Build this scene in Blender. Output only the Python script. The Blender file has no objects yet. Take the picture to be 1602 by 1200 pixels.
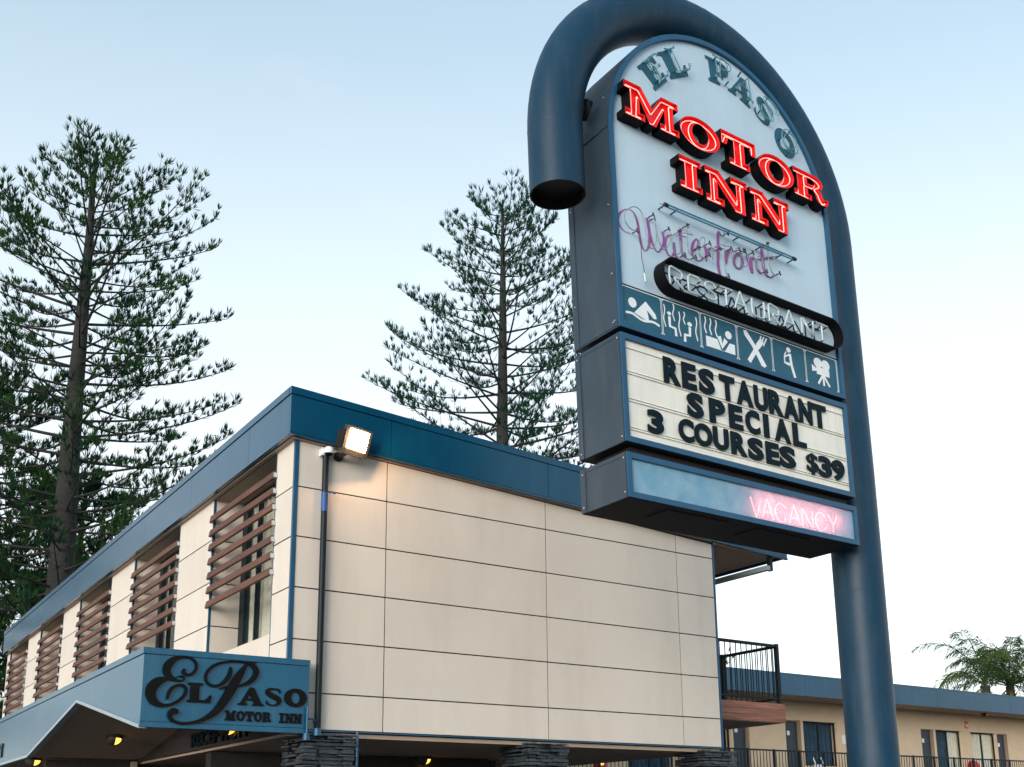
import bpy, bmesh, math, random
import numpy as np
from mathutils import Vector, Matrix
from mathutils.geometry import tessellate_polygon

scene = bpy.context.scene
COL = scene.collection
R = math.radians
rnd = random.Random(7)

# ------------------------------------------------------------------ camera
YAW, PITCH, ROLL = 0.968477, 0.222405, 0.0113468
FPX, CX, CY, IW, IH = 1689.577, 820.766, 912.966, 1602.0, 1200.0
_f = Vector((math.cos(PITCH) * math.cos(YAW), math.cos(PITCH) * math.sin(YAW), math.sin(PITCH)))
_r = _f.cross(Vector((0, 0, 1))).normalized()
_d = _f.cross(_r)
_c, _s = math.cos(ROLL), math.sin(ROLL)
_r, _d = _c * _r + _s * _d, -_s * _r + _c * _d
cam_data = bpy.data.cameras.new("camera")
cam = bpy.data.objects.new("camera", cam_data)
COL.objects.link(cam)
M3 = Matrix((_r, -_d, -_f)).transposed()
cam.matrix_world = Matrix.Translation((0, 0, 1.6)) @ M3.to_4x4()
cam_data.sensor_fit = 'HORIZONTAL'
cam_data.sensor_width = 36.0
cam_data.lens = 36.0 * FPX / IW
cam_data.shift_x = -(CX - IW / 2) / IW
cam_data.shift_y = (CY - IH / 2) / IW
cam_data.clip_start = 0.1
cam_data.clip_end = 5000
scene.camera = cam

# ------------------------------------------------------------------ sky, sun, exposure
SUN_EL, SUN_AZ = 11.0, (-0.86, -0.50)
SKY_STRENGTH, EXPOSURE = 0.06, 1.5
VEIL = 0.28
world = bpy.data.worlds.new("World")
scene.world = world
world.use_nodes = True
wn, wl = world.node_tree.nodes, world.node_tree.links
bg = wn["Background"]
sky = wn.new("ShaderNodeTexSky")
sky.sky_type = 'NISHITA'
sky.sun_disc = False
sky.sun_elevation = R(SUN_EL)
sky.sun_rotation = math.atan2(SUN_AZ[0], SUN_AZ[1])
sky.air_density = 1.0
sky.dust_density = 1.5
sky.ozone_density = 1.5
hsv = wn.new("ShaderNodeHueSaturation")
hsv.inputs["Saturation"].default_value = 0.60
hsv.inputs["Hue"].default_value = 0.493
wl.new(sky.outputs[0], hsv.inputs["Color"])
wl.new(hsv.outputs[0], bg.inputs[0])
# thin even cloud veil over the clear sky: white at the horizon, blue overhead, palest to the north-west
geo = wn.new("ShaderNodeTexCoord")
dot = wn.new("ShaderNodeVectorMath"); dot.operation = 'DOT_PRODUCT'
dot.inputs[1].default_value = (-0.10, -0.22, 1.0)
wl.new(geo.outputs["Generated"], dot.inputs[0])
veil = wn.new("ShaderNodeValToRGB")
vr = veil.color_ramp
vr.elements[0].position, vr.elements[0].color = 0.0, (0.86, 0.85, 0.83, 1)
vr.elements[1].position, vr.elements[1].color = 0.9, (0.20, 0.36, 0.52, 1)
for p_, c_ in ((0.10, (0.82, 0.84, 0.85, 1)), (0.24, (0.73, 0.82, 0.86, 1)), (0.45, (0.42, 0.575, 0.68, 1))):
    e_ = vr.elements.new(p_); e_.color = c_
wl.new(dot.outputs["Value"], veil.inputs["Fac"])
bg2 = wn.new("ShaderNodeBackground")
bg2.inputs[1].default_value = VEIL
cn = wn.new("ShaderNodeTexNoise")                 # faint uneven haze
cn.inputs["Scale"].default_value = 2.6; cn.inputs["Detail"].default_value = 7; cn.inputs["Roughness"].default_value = 0.62
cm = wn.new("ShaderNodeMapping"); cm.inputs["Scale"].default_value = (1, 1, 3.2)
wl.new(geo.outputs["Generated"], cm.inputs["Vector"]); wl.new(cm.outputs[0], cn.inputs["Vector"])
cr = wn.new("ShaderNodeMapRange")
cr.inputs["From Min"].default_value = 0.52; cr.inputs["From Max"].default_value = 0.80
cr.inputs["To Max"].default_value = 0.30
wl.new(cn.outputs["Fac"], cr.inputs["Value"])
cx = wn.new("ShaderNodeMixRGB"); cx.inputs["Color2"].default_value = (0.84, 0.85, 0.86, 1)
wl.new(cr.outputs[0], cx.inputs["Fac"]); wl.new(veil.outputs[0], cx.inputs["Color1"])
wl.new(cx.outputs[0], bg2.inputs[0])
addw = wn.new("ShaderNodeAddShader")
wl.new(bg.outputs[0], addw.inputs[0]); wl.new(bg2.outputs[0], addw.inputs[1])
wl.new(addw.outputs[0], wn["World Output"].inputs["Surface"])
bg.inputs[1].default_value = SKY_STRENGTH
sun_data = bpy.data.lights.new("sun", 'SUN')
sun_data.energy = 0.9
sun_data.angle = R(35)
sun_data.color = (1.0, 0.95, 0.89)
sun = bpy.data.objects.new("sun", sun_data)
COL.objects.link(sun)
_sd = Vector((SUN_AZ[0], SUN_AZ[1], 0)).normalized() * math.cos(R(SUN_EL)) + Vector((0, 0, math.sin(R(SUN_EL))))
sun.rotation_euler = _sd.to_track_quat('Z', 'Y').to_euler()
sun.location = (0, 0, 60)
scene.view_settings.view_transform = 'Standard'
scene.view_settings.look = 'None'
scene.view_settings.exposure = EXPOSURE
scene.view_settings.gamma = 1.0
scene.view_settings.use_curve_mapping = False
scene.render.engine = 'CYCLES'
scene.cycles.max_bounces = 8
scene.cycles.transparent_max_bounces = 16

# ------------------------------------------------------------------ materials
def mat(name, col, rough=0.6, metal=0.0, var=0.12, scale=3.0, stretch=(1, 1, 1), bump=0.0, bscale=60.0,
        dirt=None, dirt_amt=0.35, dirt_scale=2.0, spec=0.5, isl=0.0):
    m = bpy.data.materials.new(name)
    m.use_nodes = True
    n, l = m.node_tree.nodes, m.node_tree.links
    p = n["Principled BSDF"]
    p.inputs["Roughness"].default_value = rough
    p.inputs["Metallic"].default_value = metal
    p.inputs["Specular IOR Level"].default_value = spec
    tc = n.new("ShaderNodeTexCoord")
    mp = n.new("ShaderNodeMapping")
    mp.inputs["Scale"].default_value = stretch
    l.new(tc.outputs["Object"], mp.inputs["Vector"])
    nz = n.new("ShaderNodeTexNoise")
    nz.inputs["Scale"].default_value = scale
    nz.inputs["Detail"].default_value = 6
    nz.inputs["Roughness"].default_value = 0.6
    l.new(mp.outputs[0], nz.inputs["Vector"])
    rp = n.new("ShaderNodeValToRGB")
    rp.color_ramp.elements[0].position = 0.3
    rp.color_ramp.elements[1].position = 0.7
    rp.color_ramp.elements[0].color = tuple(max(0, c * (1 - var)) for c in col) + (1,)
    rp.color_ramp.elements[1].color = tuple(min(1, c * (1 + var)) for c in col) + (1,)
    l.new(nz.outputs["Fac"], rp.inputs["Fac"])
    out = rp.outputs["Color"]
    if dirt is not None:
        n2 = n.new("ShaderNodeTexNoise")
        n2.inputs["Scale"].default_value = dirt_scale
        n2.inputs["Detail"].default_value = 8
        n2.inputs["Roughness"].default_value = 0.7
        mp2 = n.new("ShaderNodeMapping")
        mp2.inputs["Scale"].default_value = (2.2, 2.2, 0.35)
        mp2.inputs["Location"].default_value = (3.1, 1.7, 5.5)
        l.new(tc.outputs["Object"], mp2.inputs["Vector"])
        l.new(mp2.outputs[0], n2.inputs["Vector"])
        r2 = n.new("ShaderNodeValToRGB")
        r2.color_ramp.elements[0].position = 0.48
        r2.color_ramp.elements[1].position = 0.75
        r2.color_ramp.elements[0].color = (0, 0, 0, 1)
        r2.color_ramp.elements[1].color = (dirt_amt,) * 3 + (1,)
        l.new(n2.outputs["Fac"], r2.inputs["Fac"])
        mx = n.new("ShaderNodeMixRGB")
        mx.inputs["Color2"].default_value = tuple(dirt) + (1,)
        l.new(r2.outputs["Color"], mx.inputs["Fac"])
        l.new(out, mx.inputs["Color1"])
        out = mx.outputs["Color"]
    if isl:
        ge = n.new("ShaderNodeNewGeometry")
        mr = n.new("ShaderNodeMapRange")
        mr.inputs["To Min"].default_value = 1 - isl
        mr.inputs["To Max"].default_value = 1 + isl
        l.new(ge.outputs["Random Per Island"], mr.inputs["Value"])
        hv = n.new("ShaderNodeHueSaturation")
        l.new(mr.outputs[0], hv.inputs["Value"])
        l.new(out, hv.inputs["Color"])
        out = hv.outputs["Color"]
    l.new(out, p.inputs["Base Color"])
    if bump > 0:
        n3 = n.new("ShaderNodeTexNoise")
        n3.inputs["Scale"].default_value = bscale
        n3.inputs["Detail"].default_value = 4
        l.new(tc.outputs["Object"], n3.inputs["Vector"])
        b = n.new("ShaderNodeBump")
        b.inputs["Strength"].default_value = bump
        b.inputs["Distance"].default_value = 0.02
        l.new(n3.outputs["Fac"], b.inputs["Height"])
        l.new(b.outputs[0], p.inputs["Normal"])
    return m

def emit(name, col, strength):
    m = bpy.data.materials.new(name)
    m.use_nodes = True
    n, l = m.node_tree.nodes, m.node_tree.links
    p = n["Principled BSDF"]
    p.inputs["Base Color"].default_value = (0.8, 0.7, 0.65, 1)
    tc = n.new("ShaderNodeTexCoord")
    nz = n.new("ShaderNodeTexNoise")
    nz.inputs["Scale"].default_value = 4.0
    l.new(tc.outputs["Object"], nz.inputs["Vector"])
    mr = n.new("ShaderNodeMapRange")
    mr.inputs["To Min"].default_value = strength * 0.8
    mr.inputs["To Max"].default_value = strength * 1.2
    l.new(nz.outputs["Fac"], mr.inputs["Value"])
    p.inputs["Emission Color"].default_value = tuple(col) + (1,)
    l.new(mr.outputs[0], p.inputs["Emission Strength"])
    return m

def glassy(name, col, alpha, rough=0.05, var=0.0):
    """thin glazing: a clear sheet that reflects at grazing angles, with a faint tint"""
    m = bpy.data.materials.new(name)
    m.use_nodes = True
    n, l = m.node_tree.nodes, m.node_tree.links
    p = n["Principled BSDF"]
    p.inputs["Base Color"].default_value = tuple(col) + (1,)
    p.inputs["Roughness"].default_value = rough
    tc = n.new("ShaderNodeTexCoord")
    nz = n.new("ShaderNodeTexNoise")
    nz.inputs["Scale"].default_value = 3.5
    nz.inputs["Detail"].default_value = 9
    nz.inputs["Roughness"].default_value = 0.7
    l.new(tc.outputs["Object"], nz.inputs["Vector"])
    mr = n.new("ShaderNodeMapRange")
    mr.inputs["From Min"].default_value = 0.3
    mr.inputs["From Max"].default_value = 0.7
    mr.inputs["To Min"].default_value = max(0.02, alpha - var)
    mr.inputs["To Max"].default_value = alpha + var
    l.new(nz.outputs["Fac"], mr.inputs["Value"])
    lw = n.new("ShaderNodeLayerWeight")
    lw.inputs["Blend"].default_value = 0.5
    fr = n.new("ShaderNodeMath")
    fr.operation = 'POWER'
    fr.inputs[1].default_value = 4.0
    l.new(lw.outputs["Facing"], fr.inputs[0])
    ad = n.new("ShaderNodeMath")
    ad.operation = 'ADD'
    ad.use_clamp = True
    l.new(fr.outputs[0], ad.inputs[0])
    l.new(mr.outputs[0], ad.inputs[1])
    l.new(ad.outputs[0], p.inputs["Alpha"])
    return m

def acrylic(name):
    """cloudy blue-white sheet: part clear, part scattering the light from behind"""
    m = bpy.data.materials.new(name)
    m.use_nodes = True
    n, l = m.node_tree.nodes, m.node_tree.links
    p = n["Principled BSDF"]
    p.inputs["Roughness"].default_value = 0.35
    tc = n.new("ShaderNodeTexCoord")
    nz = n.new("ShaderNodeTexNoise")
    nz.inputs["Scale"].default_value = 5.0; nz.inputs["Detail"].default_value = 9; nz.inputs["Roughness"].default_value = 0.72
    l.new(tc.outputs["Object"], nz.inputs["Vector"])
    rp = n.new("ShaderNodeValToRGB")
    rp.color_ramp.elements[0].position = 0.36; rp.color_ramp.elements[1].position = 0.62
    rp.color_ramp.elements[0].color = (0.14, 0.50, 0.72, 1); rp.color_ramp.elements[1].color = (0.42, 0.72, 0.87, 1)
    l.new(nz.outputs["Fac"], rp.inputs["Fac"])
    l.new(rp.outputs["Color"], p.inputs["Base Color"])
    tl = n.new("ShaderNodeBsdfTranslucent"); tl.inputs["Color"].default_value = (0.9, 0.88, 0.9, 1)
    tp = n.new("ShaderNodeBsdfTransparent")
    m1 = n.new("ShaderNodeMixShader"); m1.inputs[0].default_value = 0.55
    l.new(p.outputs[0], m1.inputs[1]); l.new(tl.outputs[0], m1.inputs[2])
    m2 = n.new("ShaderNodeMixShader"); m2.inputs[0].default_value = 0.32
    l.new(m1.outputs[0], m2.inputs[1]); l.new(tp.outputs[0], m2.inputs[2])
    l.new(m2.outputs[0], n["Material Output"].inputs["Surface"])
    return m

def leafmat(name, c0, c1, trans=0.35):
    m = bpy.data.materials.new(name)
    m.use_nodes = True
    n, l = m.node_tree.nodes, m.node_tree.links
    p = n["Principled BSDF"]
    p.inputs["Roughness"].default_value = 0.75
    p.inputs["Specular IOR Level"].default_value = 0.12
    tc = n.new("ShaderNodeTexCoord")
    nz = n.new("ShaderNodeTexNoise")
    nz.inputs["Scale"].default_value = 1.1
    nz.inputs["Detail"].default_value = 5
    l.new(tc.outputs["Object"], nz.inputs["Vector"])
    rp = n.new("ShaderNodeValToRGB")
    rp.color_ramp.elements[0].position = 0.35
    rp.color_ramp.elements[1].position = 0.68
    rp.color_ramp.elements[0].color = tuple(c0) + (1,)
    rp.color_ramp.elements[1].color = tuple(c1) + (1,)
    l.new(nz.outputs["Fac"], rp.inputs["Fac"])
    l.new(rp.outputs["Color"], p.inputs["Base Color"])
    tr = n.new("ShaderNodeBsdfTranslucent")
    l.new(rp.outputs["Color"], tr.inputs["Color"])
    mx = n.new("ShaderNodeMixShader")
    mx.inputs[0].default_value = trans
    l.new(p.outputs[0], mx.inputs[1])
    l.new(tr.outputs[0], mx.inputs[2])
    l.new(mx.outputs[0], n["Material Output"].inputs["Surface"])
    return m

def woodmat(name, col, axis):
    st = [14, 14, 14]
    st[axis] = 0.9
    return mat(name, col, 0.65, var=0.42, scale=2.2, stretch=tuple(st), bump=0.15, bscale=40, isl=0.18)

MT = {}
MT['paint'] = mat("blue_grey_paint", (0.001, 0.058, 0.120), 0.24, var=0.12, scale=1.3, dirt=(0.01, 0.11, 0.19), dirt_amt=0.25, dirt_scale=2.4)
MT['canopy'] = mat("brightened_blue_grey_paint", (0.002, 0.085, 0.165), 0.26, var=0.12, scale=1.3, dirt=(0.06, 0.16, 0.22), dirt_amt=0.35, dirt_scale=2.2)  # roof fascia paint, lightened to put the canopy's brighter light into the colour
MT['steel'] = mat("dark_blue_steel_paint", (0.001, 0.030, 0.064), 0.48, var=0.12, scale=2.5, dirt=(0.03, 0.060, 0.080), dirt_amt=0.6, dirt_scale=4, bump=0.06, bscale=18, spec=0.32)
MT['frame'] = mat("blue_sign_frame", (0.006, 0.070, 0.150), 0.4, var=0.14, scale=5.0, dirt=(0.03, 0.07, 0.10), dirt_amt=0.3)
MT['cabinet'] = mat("slate_cabinet_paint", (0.014, 0.033, 0.054), 0.5, var=0.16, scale=2.5, dirt=(0.09, 0.09, 0.085), dirt_amt=0.35, bump=0.05, bscale=30)
MT['under'] = mat("black_cabinet_underside", (0.012, 0.011, 0.011), 0.7, var=0.2, scale=8)
MT['face'] = mat("white_blue_sign_face", (0.44, 0.575, 0.675), 0.45, var=0.05, scale=1.2, dirt=(0.30, 0.38, 0.42), dirt_amt=0.25, dirt_scale=1.2)
MT['white'] = mat("weathered_white_panel", (0.74, 0.73, 0.66), 0.5, var=0.05, scale=2.0, dirt=(0.45, 0.40, 0.30), dirt_amt=0.35, dirt_scale=3)
MT['black'] = mat("black_letter_plastic", (0.0015, 0.010, 0.016), 0.55, var=0.3, scale=9, spec=0.12)
MT['blackmetal'] = mat("black_letter_return", (0.004, 0.003, 0.004), 0.6, var=0.25, scale=7, spec=0.12)
MT['red'] = mat("red_channel_paint", (0.62, 0.012, 0.010), 0.45, var=0.12, scale=7)
MT['neon_red'] = emit("lit_red_neon", (1.0, 0.12, 0.10), 1.15)
MT['neon_pink'] = emit("lit_vacancy_neon", (1.0, 0.22, 0.19), 5.5)
MT['tube'] = mat("unlit_glass_tube", (0.42, 0.52, 0.54), 0.15, var=0.12, scale=12)
MT['tube_teal'] = mat("unlit_teal_glass_tube", (0.10, 0.26, 0.31), 0.2, var=0.2, scale=12)
MT['tube_grey'] = mat("unlit_grey_glass_tube", (0.20, 0.24, 0.26), 0.2, var=0.25, scale=12)
MT['tube_dark'] = mat("black_tube_sleeve", (0.012, 0.014, 0.016), 0.4, var=0.2)
MT['tube_blue'] = mat("unlit_blue_tube", (0.05, 0.22, 0.32), 0.2, var=0.15, scale=8)
MT['teal'] = mat("teal_sign_paint", (0.008, 0.085, 0.135), 0.5, var=0.16, scale=6)
MT['purple'] = mat("faded_purple_paint", (0.26, 0.09, 0.28), 0.5, var=0.25, scale=8)
MT['picto'] = mat("white_pictogram_film", (0.72, 0.76, 0.78), 0.45, var=0.05, scale=8)
MT['cream'] = mat("beige_wall_panel", (0.63, 0.572, 0.50), 0.75, var=0.035, scale=1.5, bump=0.10, bscale=160, dirt=(0.40, 0.33, 0.26), dirt_amt=0.22, dirt_scale=1.1, isl=0.035)
MT['gap'] = mat("dark_panel_backing", (0.020, 0.022, 0.024), 0.8)
MT['soffit'] = mat("brown_soffit_sheet", (0.40, 0.305, 0.235), 0.8, var=0.06, scale=2, bump=0.08, bscale=120)
MT['pale'] = mat("pale_metal_flashing", (0.30, 0.37, 0.40), 0.45, var=0.06, scale=5)
MT['roof'] = mat("grey_roof_sheet", (0.22, 0.24, 0.26), 0.5)
MT['darkroom'] = mat("dark_wall_and_shade", (0.025, 0.022, 0.022), 0.8)  # near-black also stands in for shade in rooms, reception and undercroft
MT['alu'] = mat("dark_window_frame", (0.005, 0.013, 0.019), 0.5, var=0.15, spec=0.25)
MT['glass'] = glassy("window_glass", (0.02, 0.04, 0.05), 0.04)
MT['acrylic'] = acrylic("dirty_acrylic_sheet")
MT['curtain'] = mat("pale_curtain_cloth", (0.70, 0.69, 0.56), 0.9, var=0.08, scale=6)
MT['bluecurtain'] = mat("dark_blue_curtain_cloth", (0.015, 0.055, 0.10), 0.9, var=0.2, scale=6)
MT['slat'] = woodmat("stained_timber_slat", (0.100, 0.038, 0.019), 1)
MT['deck'] = woodmat("red_brown_deck_board", (0.30, 0.125, 0.080), 0)
MT['galv'] = mat("galvanised_bracket", (0.55, 0.58, 0.60), 0.35, metal=0.6)
MT['slate'] = mat("stacked_slate_stone", (0.022, 0.030, 0.038), 0.36, var=0.6, scale=9, bump=0.5, bscale=35, spec=0.7, isl=0.45)
MT['mirror'] = mat("dark_reflection_lettering", (0.004, 0.0035, 0.003), 0.3, var=0.4, scale=7, spec=0.12)  # near-black stands in for dark surroundings mirrored in the shiny letters
MT['bronze'] = mat("dark_bronze_metal", (0.035, 0.03, 0.028), 0.45, var=0.2)
MT['amber'] = emit("lit_amber_lens", (1.0, 0.50, 0.07), 0.9)
MT['flood'] = emit("lit_floodlight_lens", (1.0, 0.66, 0.36), 22.0)
MT['plastic'] = mat("white_camera_plastic", (0.72, 0.75, 0.77), 0.35, var=0.05)
MT['tape'] = mat("blue_tape", (0.006, 0.07, 0.24), 0.5)
MT['tan'] = mat("tan_wing_wall", (0.60, 0.465, 0.32), 0.85, var=0.06, scale=2, bump=0.1, bscale=120)
MT['door'] = mat("charcoal_door_paint", (0.020, 0.030, 0.042), 0.45, var=0.12)
MT['tandoor'] = mat("tan_door_jamb", (0.24, 0.18, 0.12), 0.6)
MT['paper'] = mat("white_paper_sheet", (0.75, 0.75, 0.73), 0.7, var=0.04)
MT['redpaint'] = mat("red_enamel", (0.50, 0.02, 0.02), 0.4)
MT['bark'] = mat("grey_brown_bark", (0.020, 0.020, 0.018), 0.9, var=0.4, scale=5, stretch=(1, 1, 3), bump=0.8, bscale=14)
MT['pine'] = leafmat("norfolk_pine_leaf", (0.008, 0.040, 0.026), (0.045, 0.115, 0.022))
MT['pine_blue'] = leafmat("norfolk_pine_blue_leaf", (0.006, 0.045, 0.036), (0.026, 0.10, 0.040))
MT['palm'] = leafmat("palm_frond_leaf", (0.020, 0.060, 0.026), (0.10, 0.14, 0.035))
MT['palmdead'] = leafmat("dry_palm_leaf", (0.16, 0.11, 0.03), (0.26, 0.20, 0.06))
MT['asphalt'] = mat("asphalt_ground", (0.055, 0.055, 0.058), 0.9, var=0.25, scale=4, bump=0.3, bscale=120)
MT['concrete'] = mat("concrete_slab", (0.30, 0.29, 0.27), 0.85, var=0.1)

# ------------------------------------------------------------------ mesh helpers
ORG = {}

class MB:
    def __init__(s):
        s.v, s.f, s.sm, s.mi = [], [], [], []
        s.cur = 0
    def add(s, vs, fs, smooth=False):
        b = len(s.v)
        s.v.extend([tuple(v) for v in vs])
        for q in fs:
            s.f.append([b + i for i in q]); s.sm.append(smooth); s.mi.append(s.cur)
        return s
    def box(s, x0, x1, y0, y1, z0, z1):
        return s.hexa([(x0, y0, z0), (x1, y0, z0), (x1, y1, z0), (x0, y1, z0), (x0, y0, z1), (x1, y0, z1), (x1, y1, z1), (x0, y1, z1)])
    def hexa(s, p):
        return s.add(p, [(0, 3, 2, 1), (4, 5, 6, 7), (0, 1, 5, 4), (1, 2, 6, 5), (2, 3, 7, 6), (3, 0, 4, 7)])
    def quad(s, a, b, c, d):
        return s.add([a, b, c, d], [(0, 1, 2, 3)])
    def tube(s, pts, r, n=8, cap=True, closed=False):
        P = [Vector(p) for p in pts]
        m = len(P)
        if m < 2: return s
        rr = r if isinstance(r, (list, tuple)) else [r] * m
        T = []
        for i in range(m):
            a = P[(i - 1) % m] if (closed or i > 0) else P[i]
            b = P[(i + 1) % m] if (closed or i < m - 1) else P[i]
            t = (b - a)
            T.append(t.normalized() if t.length > 1e-9 else Vector((0, 0, 1)))
        ref = Vector((0, 0, 1)) if abs(T[0].z) < 0.9 else Vector((1, 0, 0))
        N = (ref - T[0] * ref.dot(T[0])).normalized()
        vs = []
        for i in range(m):
            N = (N - T[i] * N.dot(T[i]))
            N = N.normalized() if N.length > 1e-6 else T[i].orthogonal().normalized()
            B = T[i].cross(N)
            for k in range(n):
                a = 2 * math.pi * k / n
                vs.append(P[i] + (N * math.cos(a) + B * math.sin(a)) * rr[i])
        fs = []
        for i in range(m if closed else m - 1):
            j = (i + 1) % m
            for k in range(n):
                k2 = (k + 1) % n
                fs.append((i * n + k, i * n + k2, j * n + k2, j * n + k))
        s.add(vs, fs, True)
        if cap and not closed:
            s.add(vs[:n], [tuple(range(n))[::-1]])
            s.add(vs[-n:], [tuple(range(n))])
        return s
    def prism(s, contours, fn, w0, w1, back=True, front=True):
        """2-D contours (first outer, others holes) carried to 3-D by fn(a, b, w)"""
        flat = [p for c in contours for p in c]
        n = len(flat)
        tri = tessellate_polygon([[Vector((p[0], p[1], 0)) for p in c] for c in contours])
        if front: s.add([fn(p[0], p[1], w0) for p in flat], [tuple(t) for t in tri])
        if back: s.add([fn(p[0], p[1], w1) for p in flat], [tuple(t)[::-1] for t in tri])
        for c in contours: s.wall(c, fn, w0, w1)
        return s
    def wall(s, c, fn, w0, w1, smooth=False):
        n = len(c)
        s.add([fn(p[0], p[1], w0) for p in c] + [fn(p[0], p[1], w1) for p in c],
              [(i, (i + 1) % n, n + (i + 1) % n, n + i) for i in range(n)], smooth)
        return s
    def ring(s, outer, inner, fn, w0, w1):
        """frame between two contours with the same point count"""
        n = len(outer)
        for w in (w0, w1):
            s.add([fn(p[0], p[1], w) for p in outer] + [fn(p[0], p[1], w) for p in inner],
                  [(i, (i + 1) % n, n + (i + 1) % n, n + i) for i in range(n)])
        s.wall(outer, fn, w0, w1); s.wall(inner, fn, w0, w1)
        return s
    def build(s, name, material, parent=None, fix=True, bevel=0.0, **props):
        me = bpy.data.meshes.new(name)
        if parent is not None:
            org = ORG[parent.name]
        else:
            a = np.array(s.v)
            org = Vector(((a[:, 0].min() + a[:, 0].max()) / 2, (a[:, 1].min() + a[:, 1].max()) / 2, a[:, 2].min()))
        me.from_pydata([(v[0] - org.x, v[1] - org.y, v[2] - org.z) for v in s.v], [], s.f)
        me.polygons.foreach_set("use_smooth", s.sm)
        for mm in (material if isinstance(material, (list, tuple)) else [material]):
            me.materials.append(mm)
        me.polygons.foreach_set("material_index", s.mi)
        if fix and len(s.f) < 60000:
            b = bmesh.new(); b.from_mesh(me)
            bmesh.ops.recalc_face_normals(b, faces=b.faces)
            b.to_mesh(me); b.free()
        me.update()
        o = bpy.data.objects.new(name, me)
        COL.objects.link(o)
        if parent is not None: o.parent = parent
        else: o.location = org
        ORG[o.name] = org
        if bevel:
            bv = o.modifiers.new("edge", 'BEVEL'); bv.width = bevel; bv.segments = 2; bv.limit_method = 'ANGLE'
        for k, v in props.items(): o[k] = v
        return o

def build_each(mb, name, material, parent):
    """one object per separate piece of the builder"""
    key = {}
    ids = [key.setdefault((round(v[0], 5), round(v[1], 5), round(v[2], 5)), len(key)) for v in mb.v]
    par = list(range(len(key)))
    def find(i):
        while par[i] != i:
            par[i] = par[par[i]]; i = par[i]
        return i
    for f in mb.f:
        a = find(ids[f[0]])
        for i in f[1:]: par[find(ids[i])] = a
    groups = {}
    for q, f in enumerate(mb.f): groups.setdefault(find(ids[f[0]]), []).append(q)
    for fs in groups.values():
        m = MB(); mp = {}
        for q in fs:
            for i in mb.f[q]:
                if i not in mp: mp[i] = len(m.v); m.v.append(mb.v[i])
            m.f.append([mp[i] for i in mb.f[q]]); m.sm.append(mb.sm[q]); m.mi.append(mb.mi[q])
        m.build(name, material, parent)

def thing(name, loc, label, category, group=None):
    o = bpy.data.objects.new(name, None)
    o.empty_display_size = 0.3
    COL.objects.link(o)
    o.location = loc
    ORG[o.name] = Vector(loc)
    o["label"] = label; o["category"] = category
    if group: o["group"] = group
    return o

def copy_tree(src, loc, label):
    """copy a thing with its parts and their sub-parts"""
    t = src.copy(); COL.objects.link(t); t.location = loc; t["label"] = label
    ORG[t.name] = Vector(loc)
    for ch in list(src.children):
        c = ch.copy(); COL.objects.link(c); c.parent = t; c.matrix_parent_inverse = ch.matrix_parent_inverse.copy()
        for g in list(ch.children):
            d = g.copy(); COL.objects.link(d); d.parent = c
    return t

def spline(pts, sub=6, closed=False):
    """Catmull-Rom through tuples of any length"""
    n = len(pts); out = []
    P = [np.array(p, float) for p in pts]
    rng = range(n if closed else n - 1)
    for i in rng:
        if closed: a, b, c, d = P[(i - 1) % n], P[i], P[(i + 1) % n], P[(i + 2) % n]
        else: a, b, c, d = P[max(i - 1, 0)], P[i], P[i + 1], P[min(i + 2, n - 1)]
        for k in range(sub):
            t = k / sub
            out.append(tuple(0.5 * ((2 * b) + (-a + c) * t + (2 * a - 5 * b + 4 * c - d) * t * t + (-a + 3 * b - 3 * c + d) * t ** 3)))
    if not closed: out.append(tuple(P[-1]))
    return out

def inset(c, d):
    """miter offset of a closed contour towards its inside"""
    n = len(c)
    area = sum(c[i][0] * c[(i + 1) % n][1] - c[(i + 1) % n][0] * c[i][1] for i in range(n))
    sg = 1 if area > 0 else -1
    out = []
    for i in range(n):
        p0, p1, p2 = (np.array(c[j % n], float) for j in (i - 1, i, i + 1))
        e1 = p1 - p0; e2 = p2 - p1
        e1 /= max(np.linalg.norm(e1), 1e-9); e2 /= max(np.linalg.norm(e2), 1e-9)
        n1 = np.array((-e1[1], e1[0])) * sg; n2 = np.array((-e2[1], e2[0])) * sg
        m = n1 + n2
        k = max(1.0 + n1.dot(n2), 0.35)
        out.append(tuple(p1 + m * d / k))
    return out

def ell(cx, cy, rx, ry, n=28, a0=0.0):
    return [(cx + rx * math.cos(a0 + 2 * math.pi * i / n), cy + ry * math.sin(a0 + 2 * math.pi * i / n)) for i in range(n)]

def ribbon(mb, pts, fn, w0, thick, sub=8, dw=0.004):
    """brush stroke: (a, b, width) points swept into a slab that climbs a hair so that it can cross itself"""
    S = spline(pts, sub)
    n = len(S)
    vs = []
    for i, (a, b, wd) in enumerate(S):
        a0, a1 = S[max(i - 1, 0)], S[min(i + 1, n - 1)]
        t = np.array((a1[0] - a0[0], a1[1] - a0[1])); t /= max(np.linalg.norm(t), 1e-9)
        nx, ny = -t[1] * max(wd, 0.003) / 2, t[0] * max(wd, 0.003) / 2
        w = w0 - dw * i / n
        vs += [fn(a + nx, b + ny, w), fn(a - nx, b - ny, w), fn(a + nx, b + ny, w + thick), fn(a - nx, b - ny, w + thick)]
    fs = []
    for i in range(n - 1):
        p, q = 4 * i, 4 * i + 4
        fs += [(p, p + 1, q + 1, q), (p + 2, q + 2, q + 3, p + 3), (p, q, q + 2, p + 2), (p + 1, p + 3, q + 3, q + 1)]
    fs += [(0, 2, 3, 1), (4 * n - 4, 4 * n - 3, 4 * n - 1, 4 * n - 2)]
    mb.add(vs, fs)

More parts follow.
